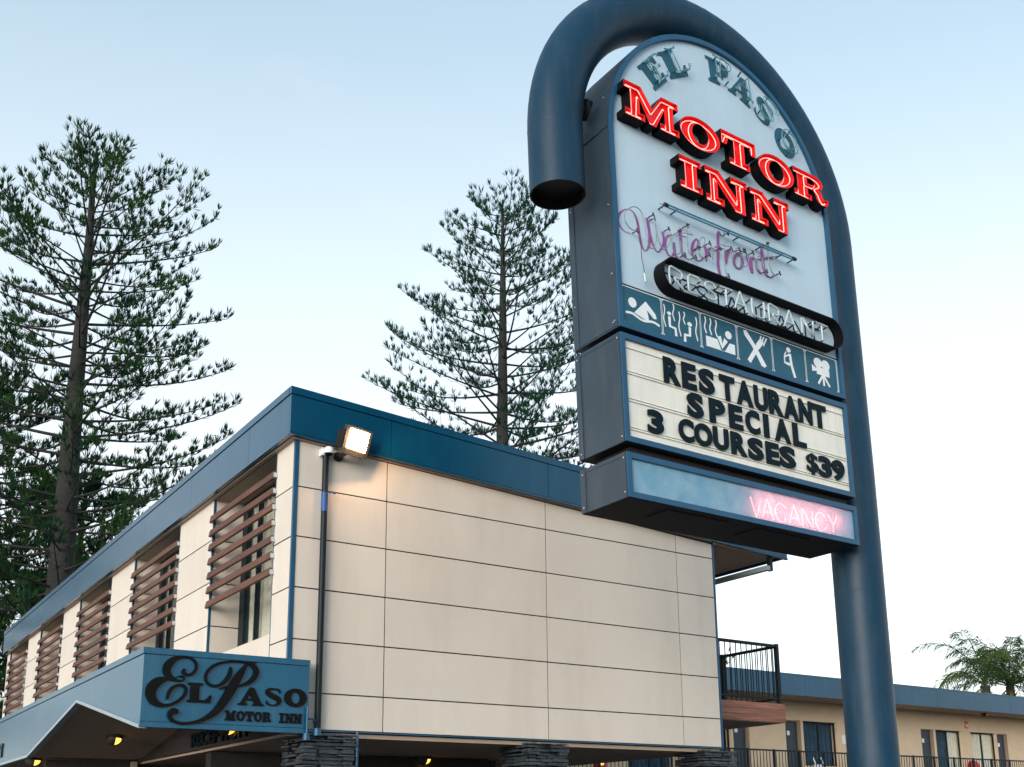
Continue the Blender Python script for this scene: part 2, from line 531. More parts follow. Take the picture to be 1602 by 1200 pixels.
# slab-serif outlines on the unit square: (outer, holes...)
def _rb(pts): return pts
SLAB = {
 'M': [[(0, 0), (0, .2), (.1, .2), (.1, .79), (0, .79), (0, 1), (.31, 1), (.5, .5), (.69, 1), (1, 1), (1, .79), (.9, .79), (.9, .2), (1, .2), (1, 0), (.64, 0), (.64, .2), (.73, .2), (.73, .62), (.56, 0), (.44, 0), (.27, .62), (.27, .2), (.36, .2), (.36, 0)]],
 'O': [ell(.5, .5, .5, .5, 36), ell(.5, .5, .20, .31, 36)],
 'T': [[(0, 1), (1, 1), (1, .56), (.86, .56), (.80, .78), (.66, .78), (.66, .2), (.8, .2), (.8, 0), (.2, 0), (.2, .2), (.34, .2), (.34, .78), (.2, .78), (.14, .56), (0, .56)]],
 'R': [[(0, 0), (0, .2), (.1, .2), (.1, .8), (0, .8), (0, 1), (.58, 1), (.74, .97), (.84, .87), (.87, .75), (.84, .62), (.74, .52), (.80, .44), (.83, .30), (.86, .24), (.90, .24), (.93, .30), (1, .28), (.99, .12), (.93, .02), (.80, 0), (.70, .05), (.64, .16), (.61, .34), (.55, .42), (.40, .42), (.40, .2), (.5, .2), (.5, 0)],
       [(.40, .60), (.40, .80), (.53, .80), (.60, .76), (.62, .70), (.60, .64), (.53, .60)]],
 'I': [[(0, 0), (1, 0), (1, .2), (.78, .2), (.78, .8), (1, .8), (1, 1), (0, 1), (0, .8), (.22, .8), (.22, .2), (0, .2)]],
 'N': [[(0, 0), (0, .2), (.1, .2), (.1, .8), (0, .8), (0, 1), (.33, 1), (.72, .42), (.72, .8), (.6, .8), (.6, 1), (1, 1), (1, .8), (.92, .8), (.92, 0), (.68, 0), (.28, .62), (.28, .2), (.42, .2), (.42, 0)]],
 'L': [[(0, 0), (0, .1), (.12, .16), (.12, .84), (0, .9), (0, 1), (.62, 1), (.62, .9), (.48, .84), (.48, .14), (.70, .14), (.86, .28), (.92, .40), (1, .40), (.97, 0)]],
 'A': [[(0, 0), (0, .08), (.10, .13), (.44, 1), (.60, 1), (.90, .13), (1, .08), (1, 0), (.54, 0), (.54, .08), (.63, .13), (.58, .28), (.32, .28), (.27, .13), (.36, .08), (.36, 0)],
       [(.36, .38), (.54, .38), (.45, .68)]],
 'E': [[(0, 0), (0, .12), (.12, .16), (.12, .84), (0, .88), (0, 1), (.92, 1), (.95, .70), (.85, .70), (.72, .84), (.45, .84), (.45, .58), (.62, .58), (.68, .66), (.76, .66), (.76, .36), (.68, .36), (.62, .44), (.45, .44), (.45, .16), (.75, .16), (.90, .32), (1, .32), (.97, 0)]],
 'P': [[(0, 0), (0, .10), (.12, .15), (.12, .85), (0, .90), (0, 1), (.62, 1), (.82, .96), (.95, .84), (.98, .70), (.93, .55), (.80, .44), (.60, .40), (.45, .40), (.45, .15), (.58, .10), (.58, 0)],
       [(.45, .52), (.45, .88), (.55, .88), (.64, .82), (.67, .70), (.64, .58), (.55, .52)]],
}
SPTS = [(.86, .72, .04), (.80, .90, .10), (.50, .955, .09), (.20, .88, .20), (.17, .72, .26), (.42, .56, .28), (.74, .42, .28), (.83, .25, .24), (.68, .08, .12), (.40, .035, .07), (.16, .12, .09), (.10, .30, .04)]
# stroke font for neon tubes
NEON = {
 'R': [[(0, 0), (0, 1), (.55, 1), (.85, .9), (.9, .72), (.75, .52), (.3, .48), (.95, 0)]],
 'E': [[(.95, .85), (.8, 1), (.15, 1), (.0, .85), (.0, .15), (.15, 0), (.9, 0)], [(.05, .52), (.7, .52)]],
 'S': [[(.9, .78), (.7, .98), (.3, .98), (.08, .78), (.3, .56), (.7, .44), (.92, .22), (.7, .02), (.3, .02), (.08, .2)]],
 'T': [[(0, 1), (1, 1)], [(.5, .93), (.5, 0)]],
 'A': [[(0, 0), (.45, 1), (.55, 1), (1, 0)], [(.18, .34), (.82, .34)]],
 'U': [[(0, 1), (0, .2), (.2, 0), (.75, 0), (.95, .2), (.95, 1)]],
 'N': [[(0, 0), (0, .95), (.12, 1), (.88, 0), (1, .05), (1, 1)]],
 'C': [[(.95, .78), (.72, .98), (.35, .98), (.05, .7), (.05, .3), (.35, .02), (.72, .02), (.95, .22)]],
 'V': [[(0, 1), (.45, .02), (.55, .02), (1, 1)]],
 'Y': [[(0, 1), (.45, .52), (.55, .52), (1, 1)], [(.5, .48), (.45, 0)]],
 'O': [[(.5, 1), (.15, .9), (0, .5), (.15, .1), (.5, 0), (.85, .1), (1, .5), (.85, .9), (.52, 1)]],
}

def text_mesh(ch, bold=0.02, spacing=1.0):
    """built-in font glyphs as a flat polygon list scaled to the unit box"""
    cu = bpy.data.curves.new("glyph", 'FONT')
    cu.body = ch
    cu.offset = bold
    cu.resolution_u = 4
    cu.space_character = spacing
    o = bpy.data.objects.new("glyph", cu)
    COL.objects.link(o)
    dg = bpy.context.evaluated_depsgraph_get()
    me = bpy.data.meshes.new_from_object(o.evaluated_get(dg))
    vs = [(v.co.x, v.co.y) for v in me.vertices]
    fs = [tuple(p.vertices) for p in me.polygons]
    bpy.data.objects.remove(o); bpy.data.curves.remove(cu); bpy.data.meshes.remove(me)
    x0, x1 = min(v[0] for v in vs), max(v[0] for v in vs)
    y0, y1 = min(v[1] for v in vs), max(v[1] for v in vs)
    return [((v[0] - x0) / (x1 - x0), (v[1] - y0) / (y1 - y0)) for v in vs], fs
_G = {}
def put_text(mb, ch, fn, a0, a1, b0, b1, w0, w1, bold=0.02, shear=0.0):
    if (ch, bold) not in _G: _G[(ch, bold)] = text_mesh(ch, bold)
    vs, fs = _G[(ch, bold)]
    q = lambda v, w: fn(a0 + (a1 - a0) * v[0], b0 + (b1 - b0) * v[1], w)
    n = len(vs)
    cnt = {}
    for f in fs:
        for i in range(len(f)):
            e = (f[i], f[(i + 1) % len(f)])
            cnt[e] = cnt.get(e, 0) + 1
    rim = [e for e in cnt if (e[1], e[0]) not in cnt]
    # every outline edge occurs in one face only, whatever that face's direction
    und = {}
    for e in cnt: und[frozenset(e)] = und.get(frozenset(e), 0) + cnt[e]
    rim = [e for e in cnt if und[frozenset(e)] == 1]
    mb.add([q(v, w0) for v in vs], fs)
    mb.add([q(v, w1) for v in vs], [f[::-1] for f in fs])
    for e in rim:
        mb.add([q(vs[e[0]], w0), q(vs[e[1]], w0), q(vs[e[1]], w1), q(vs[e[0]], w1)], [(0, 1, 2, 3)])

def unit(c, a0, a1, b0, b1):
    return [[(a0 + (a1 - a0) * p[0], b0 + (b1 - b0) * p[1]) for p in k] for k in c]

# ------------------------------------------------------------------ ground
g = MB().quad((-1500, -1500, 0), (1500, -1500, 0), (1500, 1500, 0), (-1500, 1500, 0))
g.build("ground", MT['asphalt'], kind="structure")
fp = MB().box(-20, 40, 2.6, 5.2, 0.004, 0.12)
fp.build("footpath", MT['concrete'], kind="structure")

# ------------------------------------------------------------------ two-storey motel building
XC, YC, XR, YB = 4.6, 11.387, 11.26, 30.22
ZB = 2.70
JZ = [5.513, 4.913, 4.313, 3.713, 3.113]
bld = thing("motel_building", (8, 21, 0), "two-storey beige panelled motel block with dark blue roof fascia and timber louvres", "motel")

# cladding of the end wall: separate sheets over a dark backing
xs = [XC + 0.035, 5.797, 8.182, 10.53, XR]
zs = [ZB] + JZ[::-1] + [6.08]
cl = MB()
gpx = 0.008
for i in range(4):
    for j in range(6):
        x0, x1, z0, z1 = xs[i] + gpx, xs[i + 1] - gpx, zs[j] + gpx, zs[j + 1] - gpx
        def top(x): return min(z1, 6.075 - 0.05 * (x - 4.48)) if j == 5 else z1
        y0 = YC + rnd.uniform(0, .0015)
        cl.hexa([(x0, y0, z0), (x1, y0, z0), (x1, YC + .012, z0), (x0, YC + .012, z0),
                 (x0, y0, top(x0)), (x1, y0, top(x1)), (x1, YC + .012, top(x1)), (x0, YC + .012, top(x0))])
cl.build("end_wall_cladding", MT['cream'], bld)
bk = MB()
bk.hexa([(XC + .03, YC + .014, ZB + .002), (XR - .004, YC + .014, ZB + .002), (XR - .004, YC + .2, ZB + .002), (XC + .03, YC + .2, ZB + .002),
         (XC + .03, YC + .014, 6.09), (XR - .004, YC + .014, 5.75), (XR - .004, YC + .2, 5.75), (XC + .03, YC + .2, 6.09)])
bk.build("end_wall", MT['gap'], bld)
MB().box(XC - .012, XC + .033, YC - .012, YC + .033, 3.46, 6.085).build("corner_trim", MT['frame'], bld)
MB().box(XC - .01, XR + .004, YC - .02, YC + .05, 2.682, 2.698).build("base_flashing", MT['paint'], bld)
MB().box(XR + .002, XR + .03, YC - .006, YC + .05, 2.70, 5.76).build("edge_trim", MT['frame'], bld)

# long side: piers between the recessed window bays
PIER = [(YC + .035, 11.96), (14.27, 15.77), (18.27, 19.76), (22.22, 23.68), (26.04, 27.44), (29.81, YB)]
BAY = [(PIER[i][1], PIER[i + 1][0]) for i in range(5)]
REC = 0.42
for q, (a, b) in enumerate(PIER):
    pr_ = MB().box(XC + .014, XC + .17, a + .004, b - .004, 2.72, 6.10).build("wall_pier", MT['gap'], bld)
    m = MB()
    for j in range(6):
        m.box(XC + rnd.uniform(-.001, .001), XC + .012, a, b, zs[j] + gpx, zs[j + 1] - gpx if j < 5 else 6.10)
    m.build("pier_cladding", MT['cream'], pr_)
    if q < 5: MB().box(XC - .004, XC + .03, b + .001, b + .014, 3.3, 6.10).build("pier_trim", MT['frame'], pr_)
    if q > 0: MB().box(XC - .004, XC + .03, a - .014, a - .001, 3.3, 6.10).build("pier_trim", MT['frame'], pr_)
rv = MB()
for a, b in BAY:
    for y0, y1 in ((a - .13, a + .0), (b - .0, b + .13)):
        yy0, yy1 = (a - .0035, a + .010) if y1 == a else (b - .010, b + .0035)
        for j in range(6):
            z0, z1 = zs[j] + gpx, (zs[j + 1] - gpx if j < 5 else 6.10)
            rv.box(XC + .032, XC + REC, yy0, yy1, z0, z1)
    rv.box(XC + .16, XC + REC + .1, a - .12, b + .12, 3.30, 3.93)      # sill wall below the window
rv.build("window_reveal", MT['cream'], bld)
inn = MB()
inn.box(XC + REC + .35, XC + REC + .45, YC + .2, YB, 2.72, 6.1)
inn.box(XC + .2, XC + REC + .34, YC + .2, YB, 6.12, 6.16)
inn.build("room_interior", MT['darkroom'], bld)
sf = MB().box(XC + .02, XC + REC + .33, YC + .2, YB, 6.085, 6.115)
sf.build("bay_soffit", MT['soffit'], bld)

def wavy(mb, y0, y1, x, z0, z1, amp=.035, wl=.16, axis='y'):
    n = max(8, int((y1 - y0) / 0.02))
    vs, fs = [], []
    ph = rnd.uniform(0, 6)
    for i in range(n + 1):
        t = y0 + (y1 - y0) * i / n
        d = amp * math.sin(2 * math.pi * t / wl + ph) + amp * .4 * math.sin(5.3 * t + ph)
        for z in (z0, z1):
            vs.append((x + d, t, z) if axis == 'y' else (t, x + d, z))
    for i in range(n): fs.append((2 * i, 2 * i + 2, 2 * i + 3, 2 * i + 1))
    mb.add(vs, fs, True)

for k, (a, b) in enumerate(BAY):
    xw = XC + REC
    w = MB()
    for y0, y1 in ((a, a + .06), (b - .20, b), (b - .62, b - .59)):
        w.box(xw, xw + .07, y0, y1, 3.93, 6.08)
    w.box(xw + .002, xw + .068, a + .06, b - .06, 3.93, 3.99); w.box(xw + .002, xw + .068, a + .06, b - .06, 6.02, 6.08)
    win = w.build("window", MT['alu'], bld)
    MB().box(xw + .03, xw + .036, a + .06, b - .06, 3.99, 6.02).build("pane", MT['glass'], win)
    c = MB(); wavy(c, b - 1.15, b + .75, xw + .12, 3.99, 6.02, .028, .15)
    c.build("curtain", MT['curtain'], win)
    # seven raked timber louvres on brackets
    s = MB(); br = MB()
    for i in range(7):
        z = 5.80 - i * 0.2005
        t = .030
        hh = .046
        jz = rnd.uniform(-.004, .004)
        s.hexa([(XC - .056, a - .005, z - hh + jz), (XC - .030, a - .005, z - hh - .010 + jz), (XC - .030, b + .005, z - hh - .010), (XC - .056, b + .005, z - hh),
                (XC - .038, a - .005, z + hh + jz), (XC - .008, a - .005, z + hh - .010 + jz), (XC - .008, b + .005, z + hh - .010), (XC - .038, b + .005, z + hh)])
        for y0, y1 in ((a - .034, a - .0055), (b + .0055, b + .034)):
            br.box(XC - .044, XC - .001, y0, y1, z - .038, z + .018)
    ls = s.build("louvre_screen", MT['slat'], bld)
    build_each(br, "bracket", MT['galv'], ls)

# roof: sloping fascia on the street end, level along the side
XF, YF = 4.48, 11.287
def ztop(x): return 6.685 - 0.05 * (x - XF)
def zbot(x): return 6.095 - 0.05 * (x - XF)
fa = MB()
fj = [XF, 5.79, 8.165, 10.53, 12.80]
for i in range(4):
    x0, x1 = fj[i] + (.004 if i else 0), fj[i + 1] - .004
    fa.hexa([(x0, YF, zbot(x0) + .03), (x1, YF, zbot(x1) + .03), (x1, YF + .04, zbot(x1) + .03), (x0, YF + .04, zbot(x0) + .03),
             (x0, YF, ztop(x0) - .095), (x1, YF, ztop(x1) - .095), (x1, YF + .04, ztop(x1) - .095), (x0, YF + .04, ztop(x0) - .095)])
x0, x1 = XF - .008, 12.81
fa.hexa([(x0, YF - .012, ztop(x0) - .088), (x1, YF - .012, ztop(x1) - .088), (x1, YF + .05, ztop(x1) - .088), (x0, YF + .05, ztop(x0) - .088),
         (x0, YF - .012, ztop(x0)), (x1, YF - .012, ztop(x1)), (x1, YF + .05, ztop(x1)), (x0, YF + .05, ztop(x0))])
x0, x1 = XF - .004, 12.805
fa.hexa([(x0, YF - .006, zbot(x0)), (x1, YF - .006, zbot(x1)), (x1, YF + .045, zbot(x1)), (x0, YF + .045, zbot(x0)),
         (x0, YF - .006, zbot(x0) + .024), (x1, YF - .006, zbot(x1) + .024), (x1, YF + .045, zbot(x1) + .024), (x0, YF + .045, zbot(x0) + .024)])
yj = [YF + .041, 12.646, 14.967, 17.35, 19.666, 22.05, 24.4, 26.8, 29.2, YB + .02]
for i in range(len(yj) - 1):
    fa.box(XF, XF + .04, yj[i] + .003, yj[i + 1] - .003, 6.125, 6.59)
fa.box(XF - .012, XF + .05, YF + .052, YB + .03, 6.597, 6.685)
fa.box(XF - .006, XF + .045, YF + .048, YB + .025, 6.095, 6.119)
fa.box(12.76, 12.80, YF + .042, YB + .02, 5.70, 6.26)
fa.box(12.755, 12.81, YF + .052, YB + .03, 6.20, 6.268)
fa.build("roof_fascia", MT['paint'], bld)
bf = MB()
bf.hexa([(XF + .042, YF + .046, 6.10), (12.74, YF + .046, 5.70), (12.74, YF + .06, 5.70), (XF + .042, YF + .06, 6.10),
         (XF + .042, YF + .046, 6.64), (12.74, YF + .046, 6.24), (12.74, YF + .06, 6.24), (XF + .042, YF + .06, 6.64)])
bf.box(XF + .045, XF + .06, YF + .07, YB, 6.10, 6.66)
bf.build("fascia_backing", MT['gap'], bld)
rf = MB()
rf.hexa([(XF + .07, YF + .07, 6.50), (12.74, YF + .07, 6.10), (12.74, YB, 6.10), (XF + .07, YB, 6.50),
         (XF + .07, YF + .07, 6.60), (12.74, YF + .07, 6.20), (12.74, YB, 6.20), (XF + .07, YB, 6.60)])
rf.build("roof", MT['roof'], bld)
so = MB()
so.hexa([(XR + .03, YC - .04, 5.735), (12.62, YC - .04, 5.695), (12.62, YB, 5.745), (XR + .03, YB, 5.785),
         (XR + .03, YC - .04, 5.765), (12.62, YC - .04, 5.725), (12.62, YB, 5.775), (XR + .03, YB, 5.815)])
so.box(XF + .06, XR + .02, YF + .065, YC - .002, 5.80, 5.82) if False else None
so.hexa([(XF + .062, YF + .062, 6.074), (12.6, YF + .062, 5.70), (12.6, YC - .002, 5.70), (XF + .062, YC - .002, 6.074),
         (XF + .062, YF + .062, 6.09), (12.6, YF + .062, 5.716), (12.6, YC - .002, 5.716), (XF + .062, YC - .002, 6.09)])
so.box(XF + .062, XC - .002, YC - .001, YB, 6.080, 6.096)
so.build("eave_soffit", MT['soffit'], bld)
gb = MB().box(12.36, 12.44, YC - .06, YB, 5.47, 5.545)
gut = gb.build("eave_beam", MT['pale'], bld)
gp = MB()
for y in (YC - .06, 14.2, 17.2): gp.box(12.445, 12.50, y, y + .07, 5.47, 5.74)
build_each(gp, "bracket", MT['alu'], gut)

# right-hand side wall of the upper floor, undercroft ceiling and near-black sheets for its shaded depth
MB().box(XR - .2, XR - .002, YC + .21, YB, 2.72, 5.74).build("side_wall", MT['cream'], bld)
MB().box(XC + .03, XR - .21, YB - .2, YB, 2.72, 6.05).build("rear_wall", MT['cream'], bld)
MB().box(XC + .05, XR - .02, YC + .03, YB, 2.625, 2.672).build("undercroft_ceiling", MT['soffit'], bld)
un = MB()
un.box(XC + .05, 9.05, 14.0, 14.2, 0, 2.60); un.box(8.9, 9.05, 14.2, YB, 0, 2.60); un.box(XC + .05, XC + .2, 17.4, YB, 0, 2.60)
un.build("undercroft_wall", MT['darkroom'], bld)

def slate_column(x0, x1, y0, y1, z1):
    m = MB(); z = 0.0
    m.box(x0 + .085, x1 - .085, y0 + .085, y1 - .085, 0, z1 - .01)
    while z < z1 - .02:
        fine = z > z1 - .75
        h = rnd.uniform(.026, .055) if fine else rnd.uniform(.06, .10)
        h = min(h, z1 - z)
        for side in range(4):
            if side in (0, 2): L0, L1 = x0, x1
            else: L0, L1 = y0, y1
            t = L0 - rnd.uniform(0, .03)
            while t < L1 - .03:
                w = rnd.uniform(.10, .34)
                t1 = min(t + w, L1 + rnd.uniform(0, .03))
                o = rnd.uniform(-.045, .048); e = .12
                o2 = o + rnd.uniform(-.028, .028)
                za, zb = z + rnd.uniform(0, .006), z + h - rnd.uniform(.002, .012)
                zc, zd = za + rnd.uniform(-.005, .008), zb + rnd.uniform(-.014, .003)
                if side == 0: P = [(t, y0 - o), (t1, y0 - o2), (t1, y0 + e), (t, y0 + e)]
                elif side == 2: P = [(t1, y1 + o), (t, y1 + o2), (t, y1 - e), (t1, y1 - e)]
                elif side == 1: P = [(x1 + o, t), (x1 + o2, t1), (x1 - e, t1), (x1 - e, t)]
                else: P = [(x0 - o, t1), (x0 - o2, t), (x0 + e, t), (x0 + e, t1)]
                m.hexa([(P[0][0], P[0][1], za), (P[1][0], P[1][1], zc), (P[2][0], P[2][1], zc), (P[3][0], P[3][1], za),
                        (P[0][0], P[0][1], zb), (P[1][0], P[1][1], zd), (P[2][0], P[2][1], zd), (P[3][0], P[3][1], zb)])
                t = t1 + .004
        z += h
    return m
for x0, x1 in ((4.79, 5.36), (7.77, 8.36), (10.79, 11.38)):
    slate_column(x0, x1, 11.27, 11.86, 2.655).build("stone_column", MT['slate'], bld, bevel=0.0)

# rear balcony on the right
dk = MB()
for z0, z1 in ((3.20, 3.296), (3.300, 3.396), (3.400, 3.496)):
    dk.box(XR + .01, 13.32, 12.0, 12.03, z0, z1)
dk.box(13.29, 13.32, 12.032, 20, 3.2, 3.496)
bal = dk.build("balcony", MT['deck'], bld)
MB().box(XR + .005, 13.28, 12.04, 20, 3.19, 3.22).build("underside", MT['soffit'], bal)
MB().box(XR + .005, 13.28, 12.04, 20, 3.44, 3.49).build("deck_floor", MT['deck'], bal)
rl = MB()
def railing(mb, p0, p1, z0, z1, step, posts, bar=.012, post=.03, rail=.03):
    p0, p1 = Vector(p0), Vector(p1)
    d = (p1 - p0); L = d.length; d.normalize(); n = Vector((-d.y, d.x))
    def bb(t0, t1, hw, za, zb):
        a, b = p0 + d * t0, p0 + d * t1
        o = n * hw
        q = [(a - o), (b - o), (b + o), (a + o)]
        mb.hexa([(v.x, v.y, za) for v in q] + [(v.x, v.y, zb) for v in q])
    bb(0, L, rail * .8, z1 - .045, z1)
    bb(0, L, rail * .6, z0 + .07, z0 + .10)
    t = step * .6
    while t < L:
        if all(abs(t - q) > post * 1.2 for q in posts): bb(t - bar / 2, t + bar / 2, bar / 2, z0 + .10, z1 - .046)
        t += step
    for q in posts: bb(q - post, q + post, post, z0, z1 + .012)
railing(rl, (XR + .05, 12.06), (13.26, 12.06), 3.50, 4.47, .119, [1.95])
railing(rl, (13.26, 12.10), (13.26, 19.9), 3.50, 4.465, .119, [1.2, 2.6, 4.0, 5.4, 7.7], rail=.028)
rl.build("balcony_railing", MT['alu'], bld)

# drainpipe, small conduit, blue tape
dp = MB().tube([(4.955, 11.335, 5.97), (4.955, 11.335, 2.0)], .037, 14)
pipe = dp.build("drainpipe", MT['alu'], bld)
tp = MB()
tp.tube([(4.955, 11.335, 5.24), (4.955, 11.335, 5.47)], .0395, 12)
tp.tube([(4.985, 11.285, 5.46), (5.02, 11.27, 5.475), (5.06, 11.27, 5.455)], .013, 6)
tp.build("tape", MT['tape'], pipe)
MB().tube([(5.43, 11.30, 2.69), (5.43, 11.30, 1.2)], .018, 8).tube([(5.43, 11.30, 2.50), (5.43, 11.30, 2.475)], .025, 8).tube([(5.43, 11.30, 2.30), (5.43, 11.30, 2.275)], .025, 8).build("conduit", MT['frame'], bld)

# ------------------------------------------------------------------ entrance canopy
CXL, CYF = 2.985, 11.24
can = thing("entrance_canopy", (3.8, 15, 0), "blue-grey entrance canopy with gabled opening and script lettering on its front", "canopy")
sd = MB()
poly = [(11.302, 2.64), (14.15, 3.175), (17.1, 2.675), (24, 2.675), (24, 3.385), (11.302, 3.385)]
sd.prism([poly], lambda a, b, w: (CXL + w, a, b), 0, .06)
sd.box(CXL, 4.80, CYF, CYF + .06, 2.70, 3.385)
sd.build("canopy_fascia", MT['canopy'], can)
cp = MB()
cp.box(CXL - .012, 4.80, CYF - .012, CYF + .07, 3.392, 3.455)
cp.box(CXL - .012, CXL + .07, CYF + .072, 24, 3.392, 3.455)
cp.box(CXL - .006, 4.79, CYF - .010, CYF + .062, 2.64, 2.694)
cp.build("cap_flashing", MT['canopy'], can)
eg = MB()
for (a0, b0), (a1, b1) in (((11.25, 2.628), (14.15, 3.172)), ((14.15, 3.172), (17.1, 2.672)), ((17.1, 2.672), (24, 2.672))):
    eg.hexa([(CXL - .010, a0, b0), (CXL + .075, a0, b0), (CXL + .075, a1, b1), (CXL - .010, a1, b1),
             (CXL - .010, a0, b0 + .038), (CXL - .001, a0, b0 + .038), (CXL - .001, a1, b1 + .038), (CXL - .010, a1, b1 + .038)])
eg.build("edge_flashing", MT['pale'], can)
MB().box(CXL + .07, XC - .02, CYF + .08, 24, 3.36, 3.39).build("canopy_roof", MT['roof'], can)
sv = MB()
for (a0, b0), (a1, b1) in (((11.31, 2.66), (14.15, 3.19)), ((14.15, 3.19), (17.1, 2.69)), ((17.1, 2.69), (24, 2.69))):
    sv.hexa([(CXL + .062, a0, b0), (XC - .002, a0, b0), (XC - .002, a1, b1), (CXL + .062, a1, b1),
             (CXL + .062, a0, b0 + .03), (XC - .002, a0, b0 + .03), (XC - .002, a1, b1 + .03), (CXL + .062, a1, b1 + .03)])
sv.build("vaulted_ceiling", MT['soffit'], can)
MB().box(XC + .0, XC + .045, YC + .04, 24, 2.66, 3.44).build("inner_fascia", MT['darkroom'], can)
MB().box(CXL + .3, XC - .01, 17.35, 17.5, 0, 2.66).build("reception_front", MT['darkroom'], can)  # dark sheet added for the unlit depth beyond the canopy ceiling
pm = MB().box(4.50, 4.58, 17.22, 17.32, 0, 2.655)
pm.build("canopy_post", MT['soffit'], can)
rc = MB()
put_text(rc, "RECEPTION", lambda a, b, w: (XC - .003 + w, a, b), 14.62, 12.55, 2.70, 2.885, -.03, 0, bold=.03)
rc.build("reception_lettering", MT['black'], can)

CANOPY = {
 'E1': [(3.403,3.263,0.027),(3.392,3.226,0.040),(3.428,3.202,0.030),(3.480,3.215,0.030),(3.520,3.271,0.030),(3.512,3.336,0.027),(3.459,3.381,0.024),(3.382,3.387,0.027),(3.302,3.364,0.054),(3.242,3.309,0.081),(3.215,3.243,0.081),(3.238,3.184,0.065),(3.292,3.148,0.040),(3.350,3.134,0.022),(3.394,3.144,0.019),(3.398,3.174,0.016),(3.359,3.185,0.013),(3.323,3.169,0.011)],
 'E2': [(3.303,3.154,0.011),(3.223,3.146,0.040),(3.134,3.110,0.094),(3.079,3.049,0.108),(3.069,2.979,0.102),(3.102,2.913,0.081),(3.166,2.876,0.046),(3.245,2.875,0.030),(3.329,2.908,0.032),(3.401,2.970,0.032),(3.428,3.036,0.030),(3.406,3.083,0.024),(3.347,3.089,0.027),(3.286,3.056,0.035),(3.252,3.002,0.032),(3.236,2.934,0.019)],
 'P1': [(3.886,3.322,0.011),(3.891,3.274,0.040),(3.870,3.206,0.048),(3.818,3.143,0.040),(3.753,3.107,0.030),(3.687,3.108,0.027),(3.637,3.149,0.027),(3.628,3.213,0.030),(3.666,3.282,0.032),(3.741,3.338,0.030),(3.849,3.371,0.024),(3.959,3.384,0.022),(4.058,3.379,0.022),(4.171,3.385,0.013)],
 'P2': [(4.077,3.378,0.019),(4.141,3.347,0.046),(4.175,3.294,0.059),(4.159,3.232,0.059),(4.100,3.167,0.046),(4.021,3.130,0.027),(3.960,3.116,0.019),(3.887,3.109,0.019),(3.827,3.094,0.022),(3.779,3.075,0.011)],
 'P3': [(4.066,3.359,0.027),(4.008,3.270,0.067),(3.957,3.176,0.089),(3.901,3.065,0.099),(3.851,2.978,0.094),(3.778,2.868,0.081),(3.698,2.793,0.059),(3.595,2.733,0.040),(3.480,2.702,0.030),(3.376,2.697,0.027),(3.300,2.728,0.032),(3.274,2.779,0.046),(3.306,2.815,0.067),(3.358,2.812,0.040)],
}
cfn = lambda a, b, w: (a, CYF - .001 + w, b - .006)
for nm, keys in (("script_capital", ('E1', 'E2')), ("script_capital", ('P1', 'P2', 'P3'))):
    m = MB()
    for i, k in enumerate(keys): ribbon(m, CANOPY[k], cfn, -.022 - .005 * i, .020 + .005 * i, 8, .004)
    m.build(nm, MT['mirror'], can)
def block(ch, a0, a1, b0, b1, parent, material, fn, w0, w1, name):
    m = MB()
    if ch == 'S': ribbon(m, [(a0 + (a1 - a0) * p[0], b0 + (b1 - b0) * p[1], p[2] * (a1 - a0)) for p in SPTS], fn, w0 + .003, w1 - w0 - .003, 8, .002)
    else: m.prism(unit(SLAB[ch], a0, a1, b0, b1), fn, w0, w1)
    return m.build(name, material, parent)
for ch, a0, a1, b0, b1 in (('L', 3.446, 3.700, 2.920, 3.125), ('A', 3.988, 4.276, 2.920, 3.112), ('S', 4.286, 4.485, 2.928, 3.122), ('O', 4.508, 4.770, 2.928, 3.132)):
    block(ch, a0, a1, b0, b1, can, MT['mirror'], cfn, -.02, -.001, "small_capital")
for ch, a0, a1 in (('M', 3.859, 3.974), ('O', 3.983, 4.072), ('T', 4.079, 4.172), ('O', 4.178, 4.266), ('R', 4.272, 4.366), ('I', 4.462, 4.518), ('N', 4.529, 4.624), ('N', 4.630, 4.722)):
    block(ch, a0, a1, 2.748, 2.857, can, MT['mirror'], cfn, -.014, -.001, "small_capital")
block('N', 19.62, 19.20, 2.80, 3.02, can, MT['mirror'], lambda a, b, w: (CXL - .001 + w, a, b), -.02, -.001, "small_capital")

# spotlight arm beside the canopy corner
sp = MB()
sp.tube([(4.775, 11.205, 2.93), (4.775, 11.205, 2.60)], .014, 8)
sp.tube([(4.775, 11.205, 2.80), (4.83, 11.215, 2.80), (4.90, 11.28, 2.79)], .012, 8)
sp.tube([(4.775, 11.205, 2.665), (4.90, 11.215, 2.665)], .011, 8)
sp.tube([(4.77, 11.205, 2.64), (4.77, 11.20, 2.56)], [.035, .045], 12)
sp.tube([(4.90, 11.215, 2.695), (4.90, 11.205, 2.615)], [.04, .045], 12)
sp.tube([(4.905, 11.29, 2.79), (4.905, 11.31, 2.76)], .02, 8)
sp.build("wall_bracket_lamp", MT['frame'], label="small unlit twin lamp bracket at the canopy corner beside the drainpipe", category="wall lamp")

